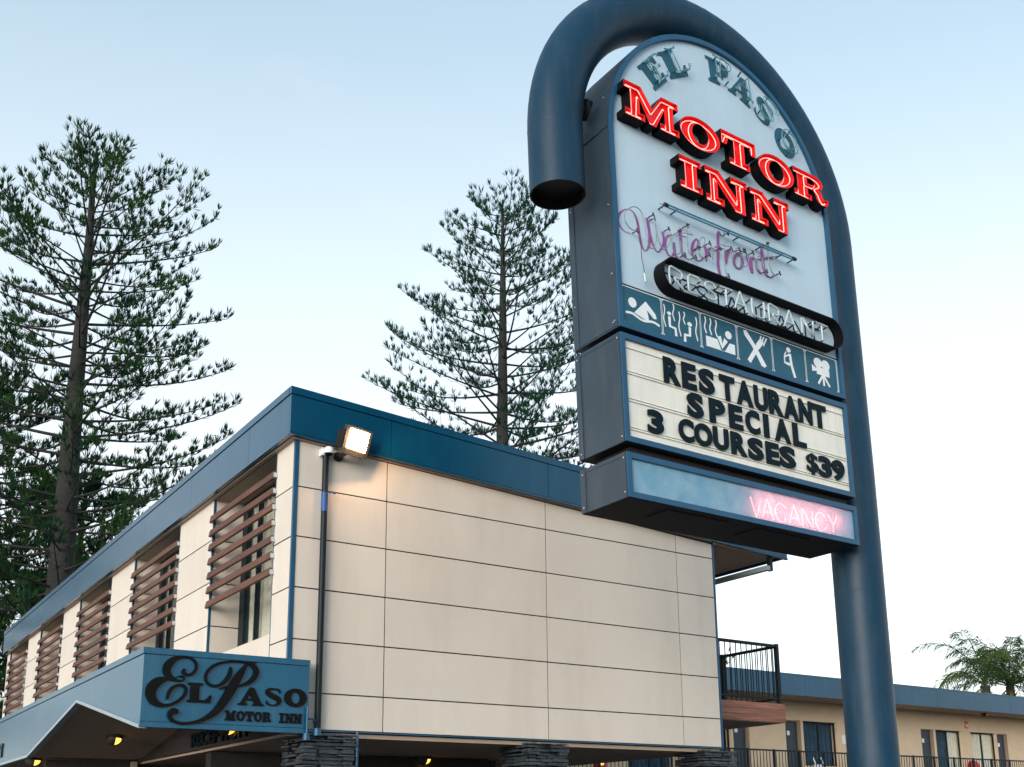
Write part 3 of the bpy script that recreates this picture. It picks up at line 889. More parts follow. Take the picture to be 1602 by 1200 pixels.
# ------------------------------------------------------------------ lights on the building
def lamp(loc, label, tilt=0.0):
    t = thing("bulkhead_lamp", loc, label, "ceiling lamp", "amber bulkhead lamps under the motel and canopy")
    m = MB()
    n = 20
    prof = [(.0, .0), (.115, .0), (.12, -.03), (.105, -.04)]
    for a, b in zip(prof, prof[1:]):
        vs = []
        for i in range(n):
            an = 2 * math.pi * i / n
            vs += [(loc[0] + a[0] * math.cos(an), loc[1] + a[0] * math.sin(an), loc[2] + a[1]), (loc[0] + b[0] * math.cos(an), loc[1] + b[0] * math.sin(an), loc[2] + b[1])]
        m.add(vs, [(2 * i, 2 * ((i + 1) % n), 2 * ((i + 1) % n) + 1, 2 * i + 1) for i in range(n)])
    # eyelid visor over half of the lens
    vs, fs = [], []
    for i in range(9):
        an = math.pi * (.5 + i / 8)
        for k in range(5):
            e = k / 4 * math.pi / 2
            rr = .112 * math.cos(e)
            vs.append((loc[0] + rr * math.cos(an), loc[1] + rr * math.sin(an), loc[2] - .035 - .09 * math.sin(e)))
    for i in range(8):
        for k in range(4): fs.append((i * 5 + k, i * 5 + k + 1, (i + 1) * 5 + k + 1, (i + 1) * 5 + k))
    m.add(vs, fs, True)
    m.build("housing", MT['bronze'], t, fix=False)
    d = MB(); vs, fs = [], []
    for k in range(6):
        e = k / 5 * math.pi / 2
        for i in range(n):
            an = 2 * math.pi * i / n
            vs.append((loc[0] + .10 * math.cos(e) * math.cos(an), loc[1] + .10 * math.cos(e) * math.sin(an), loc[2] - .034 - .078 * math.sin(e)))
    for k in range(5):
        for i in range(n): fs.append((k * n + i, k * n + (i + 1) % n, (k + 1) * n + (i + 1) % n, (k + 1) * n + i))
    d.add(vs, fs, True)
    d.build("lens", MT['amber'], t)
    if tilt: t.rotation_euler = (tilt, 0, 0)
    return t
l0 = lamp((3.85, 15.77, 2.905), "glowing amber lamp on the sloping canopy ceiling below the gable peak", -.168)
c1 = copy_tree(l0, (3.13, 17.42, 2.688), "glowing amber lamp at the low valley where the canopy gable meets its level fascia"); c1.rotation_euler = (0, 0, 0)
c2 = copy_tree(l0, (4.50, 13.0, 2.86), "amber lamp partly hidden over the dark reception lettering"); c2.rotation_euler = (0, 0, 0)
c3 = copy_tree(l0, (7.72, 13.85, 2.62), "amber half-round lamp under the end wall between the slate columns"); c3.rotation_euler = (0, 0, 0)

fl = thing("floodlight", (5.24, 11.28, 6.0), "lit square floodlight angled down at the top of the beige end wall", "floodlight")
FO = Vector((5.235, 11.09, 6.10))
fr = Matrix.Rotation(R(14), 3, 'Z') @ Matrix.Rotation(R(20), 3, 'X')
def FL(x, y, z): return tuple(FO + fr @ (Vector((x, y, z)) * .88))
def lb(mb, x0, x1, y0, y1, z0, z1, T, k=1.0):
    cx_, cz_ = (x0 + x1) / 2, (z0 + z1) / 2
    q = lambda x: cx_ + (x - cx_) * k
    r_ = lambda z: cz_ + (z - cz_) * k
    mb.hexa([T(x0, y0, z0), T(x1, y0, z0), T(q(x1), y1, r_(z0)), T(q(x0), y1, r_(z0)), T(x0, y0, z1), T(x1, y0, z1), T(q(x1), y1, r_(z1)), T(q(x0), y1, r_(z1))])
m = MB()
for a in ((-.215, .215, .135, .165), (-.215, .215, -.215, -.135), (-.215, -.155, -.133, .133), (.155, .215, -.133, .133)):
    lb(m, a[0], a[1], -.02, .04, a[2], a[3], FL)
lb(m, -.205, .205, .042, .15, -.20, .155, FL, .72)
for i in range(7): lb(m, -.236, -.212, -.005 + i * .02, .002 + i * .02, -.15, .10, FL)
m.build("housing", MT['bronze'], fl)
m = MB(); lb(m, -.154, .154, -.040, -.004, -.132, .132, FL); m.build("lens", MT['flood'], fl)
pl_ = bpy.data.lights.new("floodlight_glow", 'POINT'); pl_.energy = 9.0; pl_.color = (1.0, 0.56, 0.25); pl_.shadow_soft_size = 0.03
po = bpy.data.objects.new("floodlight_glow", pl_); COL.objects.link(po); po.parent = fl; po.location = Vector(FL(0, -.10, .02)) - ORG[fl.name]
m = MB(); m.tube([(5.13, 11.38, 5.96), (5.15, 11.25, 5.96), (5.18, 11.16, 6.02)], .028, 8)
m.tube([(5.13, 11.386, 5.96), (5.13, 11.37, 5.96)], .06, 14); m.build("bracket", MT['bronze'], fl)

sc = thing("security_camera", (4.95, 11.30, 5.97), "white dome camera fixed at the head of the drainpipe", "camera")
m = MB(); m.box(4.89, 4.93, 11.30, 11.385, 5.92, 6.01); m.build("mount", MT['plastic'], sc)
m = MB()
vs, fs = [], []
n = 16
pr = [(.0, .06), (.03, .056), (.052, .04), (.06, .015), (.06, -.03)]
for k, (rr, dz) in enumerate(pr):
    for i in range(n): vs.append((4.965 + rr * math.cos(2 * math.pi * i / n), 11.27 + rr * math.sin(2 * math.pi * i / n), 5.965 + dz))
for k in range(4):
    for i in range(n): fs.append((k * n + i, k * n + (i + 1) % n, (k + 1) * n + (i + 1) % n, (k + 1) * n + i))
m.add(vs, fs, True); m.build("dome", MT['plastic'], sc)
m = MB().tube([(4.965, 11.27, 5.934), (4.965, 11.27, 5.918)], [.05, .035], 14); m.build("lens_window", MT['black'], sc)

# ------------------------------------------------------------------ pylon sign
SA, SX0, SY0, SW, SD, TX, TY = 0.01057, 5.92537, 7.0, 3.15942, 0.6637, -0.03312, -0.00878
_ca, _sa = math.cos(SA), math.sin(SA)
def S(u, z, w=0.0):
    """sign coordinates: u across, z up, w depth behind the face; the whole sign leans a little"""
    return (SX0 + u * _ca - w * _sa + TX * (z - 5), SY0 + u * _sa + w * _ca + TY * (z - 5), z)
pyl = thing("pylon_sign", S(3.5, 0, SD / 2)[:2] + (0,), "tall motel pylon sign with arched neon cabinet hung from a curved blue pole", "pylon sign")
PW = SD / 2
pts, zc, rad, um = [], 8.06, 1.965, 1.575
def ux(z): return um + rad if z > 5.2 else um + rad - 0.017 * (5.2 - z)
for i in range(13): pts.append(S(ux(i * zc / 12), i * zc / 12, PW))
for i in range(1, 49):
    a = math.pi * i / 48
    pts.append(S(um + rad * math.cos(a), zc + rad * math.sin(a), PW))
for i in range(1, 7): pts.append(S(um - rad, zc - .655 * i / 6, PW))
m = MB().tube(pts, .265, 40, cap=False)
pole = m.build("pole", MT['steel'], pyl)
m = MB().tube(pts[-9:], .252, 40, cap=False)
rimv = []
e0, e1 = Vector(pts[-1]), Vector(pts[-2])
tt = (e1 - e0).normalized()
n1 = tt.orthogonal().normalized(); n2 = tt.cross(n1)
k = 40
ro = [e0 + (n1 * math.cos(2 * math.pi * i / k) + n2 * math.sin(2 * math.pi * i / k)) * .2655 for i in range(k)]
ri = [e0 + (n1 * math.cos(2 * math.pi * i / k) + n2 * math.sin(2 * math.pi * i / k)) * .2515 for i in range(k)]
m.add(ro + ri, [(i, (i + 1) % k, k + (i + 1) % k, k + i) for i in range(k)])
ru = [p + tt * .10 for p in ri]
m.add(ru, [tuple(range(k))])
m.build("hollow_end", MT['under'], pole)  # dark lining and disc stand in for the shade inside the pipe
m = MB()
for i_, (p0, p1) in enumerate(((pts[12], pts[13]), (pts[36], pts[37]), (pts[60], pts[61]), (pts[6], pts[7]))):
    p0, p1 = Vector(p0), Vector(p1); q_ = (p1 - p0).normalized() * .006
    m.tube([p0 - q_, p0, p0 + q_], [.2652, .2672, .2652], 40, cap=False)
build_each(m, "weld_seam", MT['steel'], pole)
m = MB().tube([S(ux(0), .0, PW), S(ux(0), .04, PW)], .42, 32)
m.build("base_plate", MT['steel'], pole)

SF = lambda a, b, w: S(a, b, w)
def arch(u0, u1, z0, zs_, n=40):
    r_ = (u1 - u0) / 2; c_ = (u0 + u1) / 2
    return [(u0, z0), (u1, z0)] + [(c_ + r_ * math.cos(math.pi * i / n), zs_ + r_ * math.sin(math.pi * i / n)) for i in range(n + 1)]
BWID = .052
# main cabinet: shell, rim frame, recessed face
ao, ai = arch(0, SW, 6.06, 8.06), arch(BWID, SW - BWID, 6.06 + BWID, 8.06)
m = MB(); m.wall(ao, SF, .012, SD); m.prism([ao], SF, SD - .004, SD, front=False)
m.box(0, 0, 0, 0, 0, 0) if False else None
cab = m.build("main_cabinet", MT['cabinet'], pyl)
m = MB(); m.ring(ao, ai, SF, -.008, .010); m.wall(ai, SF, .010, .05)
m.build("face_frame", MT['frame'], cab)
m = MB(); m.prism([ai], SF, .028, .04); m.build("face_panel", MT['face'], cab)
m = MB()
for w0, w1 in ((SD - .075, SD + .004),):
    m.hexa([S(-.006, 6.06, w0), S(.0, 6.06, w0), S(.0, 6.06, w1), S(-.006, 6.06, w1), S(-.006, 8.2, w0), S(.0, 8.2, w0), S(.0, 8.2, w1), S(-.006, 8.2, w1)])
for z0, z1, w0, w1, d in ((8.10, 8.19, .02, SD - .08, .007), (6.075, 6.11, .02, SD - .08, .005)):
    m.hexa([S(-d, z0, w0), S(.0, z0, w0), S(.0, z0, w1), S(-d, z0, w1), S(-d, z1, w0), S(.0, z1, w0), S(.0, z1, w1), S(-d, z1, w1)])
m.build("side_strip", MT['cabinet'], cab)
m = MB()
for w, z in ((.05, 8.42), (.06, 7.3), (.06, 6.6), (.055, 6.13), (.075, 6.12), (SD - .04, 7.5), (SD - .04, 6.5)):
    m.tube([S(-.012, z, w), S(.0, z, w)], .007, 8)
build_each(m, "rivet", MT['galv'], cab)

def cabinet(z0, z1, name, grille=False):
    o = [(0, z0), (SW, z0), (SW, z1), (0, z1)]
    i_ = [(BWID, z0 + BWID), (SW - BWID, z0 + BWID), (SW - BWID, z1 - BWID), (BWID, z1 - BWID)]
    m = MB(); m.wall([o[1], o[2]], SF, .012, SD) if False else None
    m.wall(o, SF, .012, SD); m.prism([o], SF, SD - .004, SD, front=False)
    c = m.build(name, MT['cabinet'], pyl)
    m = MB(); m.ring(o, i_, SF, -.008, .010); m.wall(i_, SF, .010, .05); m.build("face_frame", MT['frame'], c)
    m = MB()
    for (za, zb, wa, wb, d) in ((z0, z1, .0125, .055, .005), (z0, z1, SD - .07, SD + .003, .006), (z1 - .035, z1, .056, SD - .072, .004)):
        m.hexa([S(-d, za, wa), S(.0, za, wa), S(.0, za, wb), S(-d, za, wb), S(-d, zb, wa), S(.0, zb, wa), S(.0, zb, wb), S(-d, zb, wb)])
    m.build("side_strip", MT['cabinet'], c)
    m = MB()
    for w, z in ((.035, z0 + .05), (.035, z1 - .05), (SD - .035, z0 + .05), (SD - .035, z1 - .05)):
        m.tube([S(-.012, z, w), S(.0, z, w)], .008, 8)
    build_each(m, "rivet", MT['galv'], c)
    m = MB()
    m.hexa([S(.004, z0 - .004, .012), S(SW - .004, z0 - .004, .012), S(SW - .004, z0 - .004, SD - .002), S(.004, z0 - .004, SD - .002),
            S(.004, z0 - .001, .012), S(SW - .004, z0 - .001, .012), S(SW - .004, z0 - .001, SD - .002), S(.004, z0 - .001, SD - .002)])
    if grille:
        for u0, u1 in ((.55, 1.35), (1.72, 2.5)):
            for k in range(1):
                m.hexa([S(u0, z0 - .012, .1), S(u1, z0 - .012, .1), S(u1, z0 - .012, .42), S(u0, z0 - .012, .42),
                        S(u0, z0 - .0045, .1), S(u1, z0 - .0045, .1), S(u1, z0 - .0045, .42), S(u0, z0 - .0045, .42)])
    m.build("underside", MT['under'], c)
    return c, i_
mq, mqi = cabinet(4.9637, 6.004, "marquee_cabinet")
vc, vci = cabinet(4.4457, 4.8627, "vacancy_cabinet", True)
# dark spacers that join the three cabinets
m = MB()
for z0, z1 in ((4.863, 4.958), (6.005, 6.056)):
    m.hexa([S(.12, z0, .09), S(SW - .03, z0, .09), S(SW - .03, z0, SD - .08), S(.12, z0, SD - .08), S(.12, z1, .09), S(SW - .03, z1, .09), S(SW - .03, z1, SD - .08), S(.12, z1, SD - .08)])
build_each(m, "spacer", MT['under'], pyl)
m = MB()
m.tube([S(um - rad + .2, 8.43, PW), S(-.02, 8.43, PW)], .055, 14); m.tube([S(-.05, 8.43, PW), S(-.008, 8.43, PW)], .10, 6)
m.tube([S(-.03, 8.36, PW + .02), S(-.006, 8.52, PW - .06)], .05, 6)
for z in (8.0, 6.6, 5.5, 4.65): m.tube([S(SW - .01, z, PW), S(um + rad - .2, z, PW)], .05, 12)
build_each(m, "bracket", MT['under'], pyl)

# channel letters with live neon
def channel(ch, a0, a1, b0, b1):
    con = unit(SLAB[ch], a0, a1, b0, b1)
    dpt = -.10
    m = MB()
    for i, c in enumerate(con):
        m.wall(c, SF, .026, dpt, ch == 'O')
    ltr = m.build("channel_letter", MT['blackmetal'], pyl)
    m = MB()
    inner = []
    for i, c in enumerate(con):
        ins = inset(c, .007) if i == 0 else inset(c, -.007)
        inner.append(ins)
        m.wall(ins, SF, dpt, -.030, ch == 'O')
        n = len(c)
        m.add([SF(p[0], p[1], dpt) for p in c] + [SF(p[0], p[1], dpt) for p in ins], [(k, (k + 1) % n, n + (k + 1) % n, n + k) for k in range(n)])
    m.prism(inner, SF, -.030, -.026, back=False)
    m.build("channel_tray", MT['red'], ltr)
    m = MB()
    for i, c in enumerate(con):
        st = .032 if ch != 'O' else .036
        pth = inset(c, st) if i == 0 else inset(c, -st * .8)
        pp = []
        for k in range(len(pth)):                        # rounded bends
            p0, p1 = np.array(pth[k]), np.array(pth[(k + 1) % len(pth)])
            L = np.linalg.norm(p1 - p0)
            f_ = min(.22, .012 / max(L, 1e-6))
            for t in ((f_, 1 - f_) if L > .02 else (.5,)): pp.append(tuple(p0 + (p1 - p0) * t))
        m.tube([SF(p[0], p[1], -.075) for p in pp], .0046, 7, closed=True)
    m.build("neon_tube", MT['neon_red'], ltr)
for ch, a0, a1, b0, b1 in (('M', .13, .83, 8.222, 8.59), ('O', .845, 1.40, 8.205, 8.555), ('T', 1.425, 1.926, 8.213, 8.57), ('O', 1.96, 2.51, 8.205, 8.56), ('R', 2.505, 3.06, 8.222, 8.55),
                           ('I', .80, 1.10, 7.70, 8.05), ('N', 1.149, 1.75, 7.675, 8.057), ('N', 1.79, 2.382, 7.672, 8.047)):
    channel(ch, a0, a1, b0, b1)

# arched EL PASO: painted letters with dead tubes in front of them
UC, ZC = 1.58, 8.06
def polar(a0, a1, r0=1.155, r1=1.44):
    return lambda x, y, w: S(UC + (r0 + (r1 - r0) * y) * math.cos(R(a0 + (a1 - a0) * x)), ZC + (r0 + (r1 - r0) * y) * math.sin(R(a0 + (a1 - a0) * x)), w)
for ch, a0, a1 in (('E', 143, 130), ('L', 127, 112), ('P', 97, 83), ('A', 83, 66.5), ('S', 65, 52), ('O', 48.5, 33)):
    fn = polar(a0, a1)
    m = MB()
    if ch == 'S': ribbon(m, SPTS, fn, .022, .005, 8, .002)
    else: m.prism(SLAB[ch], fn, .020, .027)
    lt = m.build("painted_letter", MT['teal'], pyl)
    m = MB()
    fo = polar(a0 - .8, a1 - .8, 1.165, 1.45)
    con = SLAB[ch] if ch != 'S' else None
    if con:
        for i, c in enumerate(con[:1] if ch in 'EL' else con):
            p_ = inset(c, .10 if i == 0 else -.05)
            m.tube([fo(p[0], p[1], -.035) for p in p_], .0058, 6, closed=True)
    else:
        for off in (-.05, .05):
            m.tube([fo(p[0] + off, p[1] + off * .6, -.035) for p in spline([q[:2] for q in SPTS], 4)], .0055, 6)
    tb = m.build("dead_neon_tube", MT['tube_teal'], lt)
    m = MB()
    for x, y in ((.2, .15), (.75, .1), (.25, .9)):
        m.tube([fo(x, y, -.036), fo(x + .05, y, .024)], .009, 6)
    build_each(m, "tube_support", MT['teal'], lt)

# horizontal tube bar
m = MB()
for dz in (0, -.028): m.tube([S(.60, 7.455 + dz, -.07), S(2.44, 7.458 + dz, -.07)], .0085, 8)
bar = m.build("neon_bar", MT['tube_blue'], pyl)
m = MB()
for u in (.60, .76, 1.62, 1.95, 2.25, 2.43):
    m.tube([S(u, 7.44, -.07), S(u, 7.44, .026)], .008, 6)
for u in (.60, 2.42): m.tube([S(u - .015, 7.44, -.075), S(u + .03, 7.44, -.075)], .02, 8)
m.tube([S(.60, 7.49, .0), S(2.35, 7.50, .0)], .0035, 5)
build_each(m, "tube_support", MT['tube_dark'], bar)

SCRIPT = [
 [(0.224,7.062),(0.138,7.065),(0.077,7.127),(0.084,7.201),(0.139,7.269),(0.208,7.310),(0.280,7.295),(0.321,7.203),(0.336,7.074),(0.358,6.970),(0.403,6.942),(0.449,7.010),(0.465,7.127),(0.443,7.300)],
 [(0.455,7.270),(0.467,7.162),(0.494,7.058),(0.530,6.991),(0.571,6.985),(0.625,7.055),(0.651,7.131),(0.637,7.217)],
 [(0.764,7.225),(0.690,7.178),(0.662,7.089),(0.683,7.006),(0.731,6.987),(0.778,7.047),(0.779,7.150),(0.790,7.016),(0.831,7.007)],
 [(0.887,7.334),(0.874,7.180),(0.885,7.058),(0.933,7.033),(0.976,7.029)],
 [(0.823,7.244),(0.953,7.263)],
 [(1.022,7.135),(1.092,7.192),(1.120,7.259),(1.086,7.283),(1.035,7.209),(1.020,7.111),(1.058,7.054),(1.125,7.064),(1.173,7.113)],
 [(1.185,7.245),(1.211,7.207),(1.207,7.077),(1.241,7.204),(1.306,7.260),(1.326,7.231)],
 [(1.451,7.437),(1.407,7.458),(1.391,7.287),(1.374,7.106),(1.387,7.004),(1.420,6.962)],
 [(1.338,7.282),(1.460,7.298)],
 [(1.489,7.283),(1.491,7.142),(1.526,7.271),(1.586,7.325),(1.607,7.308)],
 [(1.670,7.316),(1.606,7.225),(1.630,7.149),(1.692,7.156),(1.732,7.240),(1.693,7.311)],
 [(1.805,7.335),(1.835,7.248),(1.866,7.161),(1.865,7.305),(1.931,7.326),(1.952,7.223),(1.996,7.188)],
 [(2.039,7.506),(2.039,7.359),(2.064,7.221),(2.125,7.185),(2.195,7.224)],
 [(1.964,7.336),(2.202,7.428)],
]
m = MB()
for i, s_ in enumerate(SCRIPT):
    n = len(s_)
    pp = []
    for k, p in enumerate(s_):
        a, b = s_[max(k - 1, 0)], s_[min(k + 1, n - 1)]
        down = abs(b[1] - a[1]) / (math.hypot(b[0] - a[0], b[1] - a[1]) + 1e-6)
        pp.append((p[0], p[1], .008 + .026 * down ** 2))
    ribbon(m, pp, SF, .0275 - .0009 * (i + 1), .0002 + .0009 * (i + 1), 6, .0008)
scr = m.build("painted_script", MT['purple'], pyl)
m = MB()
for s_ in SCRIPT:
    sp_ = spline([(p[0] + .02, p[1] - .005) for p in s_], 5)
    m.tube([S(p[0], p[1], -.045) for p in sp_], .0048, 6)
m.build("dead_neon_tube", MT['tube_grey'], scr)
m = MB()
for s_ in SCRIPT[:4] + SCRIPT[5:8] + SCRIPT[9:13]:
    for p in (s_[0], s_[-1]):
        m.tube([S(p[0] + .02, p[1], -.05), S(p[0] + .02, p[1] + .01, .026)], .006, 6)
        m.tube([S(p[0] + .012, p[1] + .022, -.046), S(p[0] + .03, p[1] - .022, -.046)], .0085, 6)
for q in (2, 3, 5, 7, 10, 12):
    s_ = SCRIPT[q]
    m.tube([S(s_[0][0] + .02, s_[0][1] + .012, -.046), S(s_[0][0] + .045, s_[0][1] + .022, -.045)], .010, 6)
sl_ = SCRIPT[0]
m.tube([S(.255, 7.06, -.06), S(.275, 6.95, -.05), S(.285, 6.80, -.04), S(.310, 6.70, -.035), S(.318, 6.66, -.03)], .0035, 5)
build_each(m, "tube_support", MT['tube_dark'], scr)
m = MB().tube([S(.318, 6.66, -.03), S(.326, 6.57, -.03)], .011, 8); m.build("loose_electrode", MT['tube'], scr)

# stadium tray with RESTAURANT tubes
def stadium(u0, u1, z0, z1, n=16):
    r_ = (z1 - z0) / 2; zc_ = (z0 + z1) / 2
    return [(u1 - r_ + r_ * math.cos(-math.pi / 2 + math.pi * i / n), zc_ + r_ * math.sin(-math.pi / 2 + math.pi * i / n)) for i in range(n + 1)] + \
           [(u0 + r_ + r_ * math.cos(math.pi / 2 + math.pi * i / n), zc_ + r_ * math.sin(math.pi / 2 + math.pi * i / n)) for i in range(n + 1)]
so_, si_ = stadium(.485, 3.075, 6.545, 6.885), stadium(.497, 3.063, 6.557, 6.873)
m = MB(); m.wall(so_, SF, .027, -.115, True); m.wall(si_, SF, .0, -.115, True)
n = len(so_)
m.add([SF(p[0], p[1], -.115) for p in so_] + [SF(p[0], p[1], -.115) for p in si_], [(k, (k + 1) % n, n + (k + 1) % n, n + k) for k in range(n)])
tray = m.build("letter_tray", MT['blackmetal'], pyl)
m = MB().prism([si_], SF, .006, .012); m.build("tray_back", MT['face'], tray)
RW = (('R', .589, .765), ('E', .825, 1.0), ('S', 1.035, 1.215), ('T', 1.25, 1.425), ('A', 1.446, 1.625), ('U', 1.703, 1.885), ('R', 1.95, 2.11), ('A', 2.163, 2.35), ('N', 2.44, 2.622), ('T', 2.67, 2.85))
for ch, a0, a1 in RW:
    m = MB()
    for st in NEON[ch]:
        pth = spline([(a0 + (a1 - a0) * p[0], 6.60 + .18 * p[1]) for p in st], 5) if ch in 'SUCRA' else [(a0 + (a1 - a0) * p[0], 6.60 + .18 * p[1]) for p in st]
        m.tube([S(p[0], p[1], -.085) for p in pth], .0115, 8)
    lt = m.build("dead_neon_letter", MT['tube'], tray)
    m = MB()
    for st in NEON[ch]:
        for p in (st[0], st[-1]):
            m.tube([S(a0 + (a1 - a0) * p[0], 6.60 + .18 * p[1], -.09), S(a0 + (a1 - a0) * p[0] + .01, 6.60 + .18 * p[1] - .01, .004)], .009, 6)
    m.tube([S(a0 + .02, 6.585, -.02), S(a1 + .03, 6.585, -.02)], .006, 5)
    build_each(m, "tube_support", MT['tube_dark'], tray)
m = MB()
for ch, a0, a1 in RW:
    for st in NEON[ch]:
        q = [(a0 - .02 + (a1 - a0) * p[0], 6.59 + .18 * p[1], .020) for p in st]
        ribbon(m, q, SF, .0035, .002, 1, .0015)
m.build("tray_tube_shadows", MT['black'], tray)  # black strokes painted as the tubes' shadows on the tray back

# pictogram strip
MB().hexa([S(BWID, 6.505, .020), S(SW - BWID, 6.505, .020), S(SW - BWID, 6.505, .027), S(BWID, 6.505, .027),
           S(BWID, 6.515, .020), S(SW - BWID, 6.515, .020), S(SW - BWID, 6.515, .027), S(BWID, 6.515, .027)]).build("panel_joint", MT['black'], pyl)
US = [.056, .556, 1.06, 1.562, 2.07, 2.578, 3.084]
def rrect(u0, u1, z0, z1, r_=.03, n=4):
    o = []
    for cx_, cz_, a in ((u1 - r_, z0 + r_, -90), (u1 - r_, z1 - r_, 0), (u0 + r_, z1 - r_, 90), (u0 + r_, z0 + r_, 180)):
        for i in range(n + 1): o.append((cx_ + r_ * math.cos(R(a + 90 * i / n)), cz_ + r_ * math.sin(R(a + 90 * i / n))))
    return o
def wave(x0, y0, x1, y1, amp, cyc, n=24):
    d = np.array((x1 - x0, y1 - y0)); L = np.linalg.norm(d); d /= L
    return [(x0 + (x1 - x0) * i / n - d[1] * amp * math.sin(2 * math.pi * cyc * i / n), y0 + (y1 - y0) * i / n + d[0] * amp * math.sin(2 * math.pi * cyc * i / n)) for i in range(n + 1)]
def line(pts, wd): return ('L', pts, wd)
def disc(x, y, r_, ry=None): return ('P', ell(x, y, r_, ry or r_, 20))
def pol(pts): return ('P', pts)
PICT = [
 [disc(.27, .61, .10, .13), pol([(.30, .36), (.60, .76), (.83, .50), (.86, .38), (.79, .36), (.62, .54), (.66, .29), (.60, .25)]), line(wave(.09, .30, .92, .22, .035, 1.5), .055)],
 [disc(.19, .66, .05), line([(.19, .58), (.19, .32), (.33, .30), (.34, .10)], .075), disc(.71, .55, .06), line([(.71, .47), (.70, .24), (.57, .22), (.56, .02)], .075)] +
 [line(wave(x, y1, x, y0, .02, 1.2), .024) for x, y0, y1 in ((.06, .26, .86), (.30, .50, .95), (.44, .14, .80), (.57, .50, .84), (.88, .16, .80))],
 [pol([(.13, .12), (.92, .12), (.92, .40), (.78, .40), (.63, .13), (.53, .13), (.44, .40), (.13, .40)]), disc(.76, .62, .09, .11), line([(.49, .50), (.57, .24), (.68, .46)], .13)] + [line(wave(x, .92, x, .46, .02, 1.2), .032) for x in (.13, .27, .42)],
 [pol([(.20, .92), (.28, .95), (.52, .60), (.80, .10), (.74, .04), (.66, .06), (.42, .54), (.22, .80)]), line([(.30, .08), (.58, .58)], .12), line([(.58, .58), (.72, .80)], .15), line([(.64, .70), (.70, .92)], .035), line([(.70, .70), (.78, .92)], .035), line([(.75, .66), (.86, .90)], .035)],
 [disc(.50, .80, .065, .075), line([(.53, .70), (.56, .36), (.64, .04)], .085), line([(.50, .66), (.36, .56), (.36, .40), (.54, .40)], .045), line([(.36, .60), (.42, .72)], .035), line([(.34, .40), (.50, .36)], .05)],
 [disc(.40, .72, .13, .15), disc(.64, .72, .13, .15), pol([(.34, .38), (.74, .38), (.74, .60), (.34, .60)]), pol([(.20, .42), (.34, .47), (.34, .54), (.20, .62)]), line([(.52, .38), (.36, .10)], .06), line([(.54, .38), (.54, .08)], .06), line([(.56, .38), (.72, .10)], .06)],
]
for i in range(6):
    u0, u1, z0, z1 = US[i], US[i + 1], 6.118, 6.50
    m = MB().prism([rrect(u0 + .004, u1 - .004, z0, z1, .02)], SF, .0215, .0275)
    pn = m.build("pictogram_panel", MT['teal'], pyl)
    m = MB()
    o_, i_ = rrect(u0 + .0045, u1 - .0045, z0 + .001, z1 - .001, .02), rrect(u0 + .0105, u1 - .0105, z0 + .009, z1 - .009, .032)
    n = len(o_)
    m.add([SF(p[0], p[1], .0205) for p in o_] + [SF(p[0], p[1], .0205) for p in i_], [(k, (k + 1) % n, n + (k + 1) % n, n + k) for k in range(n)])
    m.build("border", MT['picto'], pn)
    m = MB()
    du, dz = u1 - u0, z1 - z0
    lay = 0
    for it in PICT[i]:
        lay += 1
        w = .0202 - .0004 * lay
        if it[0] == 'P': m.prism([[(u0 + du * p[0], z0 + dz * p[1]) for p in it[1]]], SF, w, .021)
        else: ribbon(m, [(u0 + du * p[0], z0 + dz * p[1], it[2] * .42) for p in it[1]], SF, w, .021 - w, 1, .0003)
    m.build("pictogram", MT['picto'], pn)

# marquee: ribbed white panel and hung letters
m = MB()
z = 4.9637 + BWID
m.prism([mqi], SF, .020, .03)
mp_ = m.build("letter_panel", MT['white'], mq)
m = MB()
for z in (5.880, 5.655, 5.630, 5.392, 5.366, 5.118, 5.094):
    m.hexa([S(BWID + .01, z - .006, .008), S(SW - BWID - .01, z - .006, .008), S(SW - BWID - .01, z - .006, .0205), S(BWID + .01, z - .006, .0205),
            S(BWID + .01, z + .005, .012), S(SW - BWID - .01, z + .005, .012), S(SW - BWID - .01, z + .005, .0205), S(BWID + .01, z + .005, .0205)])
m.build("letter_track", MT['white'], mq)
ROWS = [
 (5.640, 5.897, [('R', .514, .722), ('E', .747, .930), ('S', .967, 1.170), ('T', 1.245, 1.448), ('A', 1.474, 1.700), ('U', 1.723, 1.915), ('R', 1.935, 2.138), ('A', 2.151, 2.372), ('N', 2.384, 2.580), ('T', 2.590, 2.806)]),
 (5.366, 5.612, [('S', .790, 1.000), ('P', 1.080, 1.290), ('E', 1.344, 1.530), ('C', 1.572, 1.770), ('I', 1.829, 1.900), ('A', 1.985, 2.215), ('L', 2.258, 2.452)]),
 (5.102, 5.330, [('3', .275, .470), ('C', .658, .852), ('O', .860, 1.090), ('U', 1.108, 1.310), ('R', 1.346, 1.560), ('S', 1.578, 1.792), ('E', 1.832, 2.022), ('S', 2.032, 2.262), ('$', 2.432, 2.610), ('3', 2.620, 2.815), ('9', 2.825, 3.025)]),
]
for z0, z1, row in ROWS:
    for ch, a0, a1 in row:
        dz = rnd.uniform(-.004, .004)
        zz1 = z1
        m = MB(); put_text(m, ch, SF, a0, a1, z0 + dz, zz1 + dz, -.008, .006, bold=.012 if ch == '$' else (.044 if ch != 'I' else .03))
        m.build("marquee_letter", MT['black'], mq)

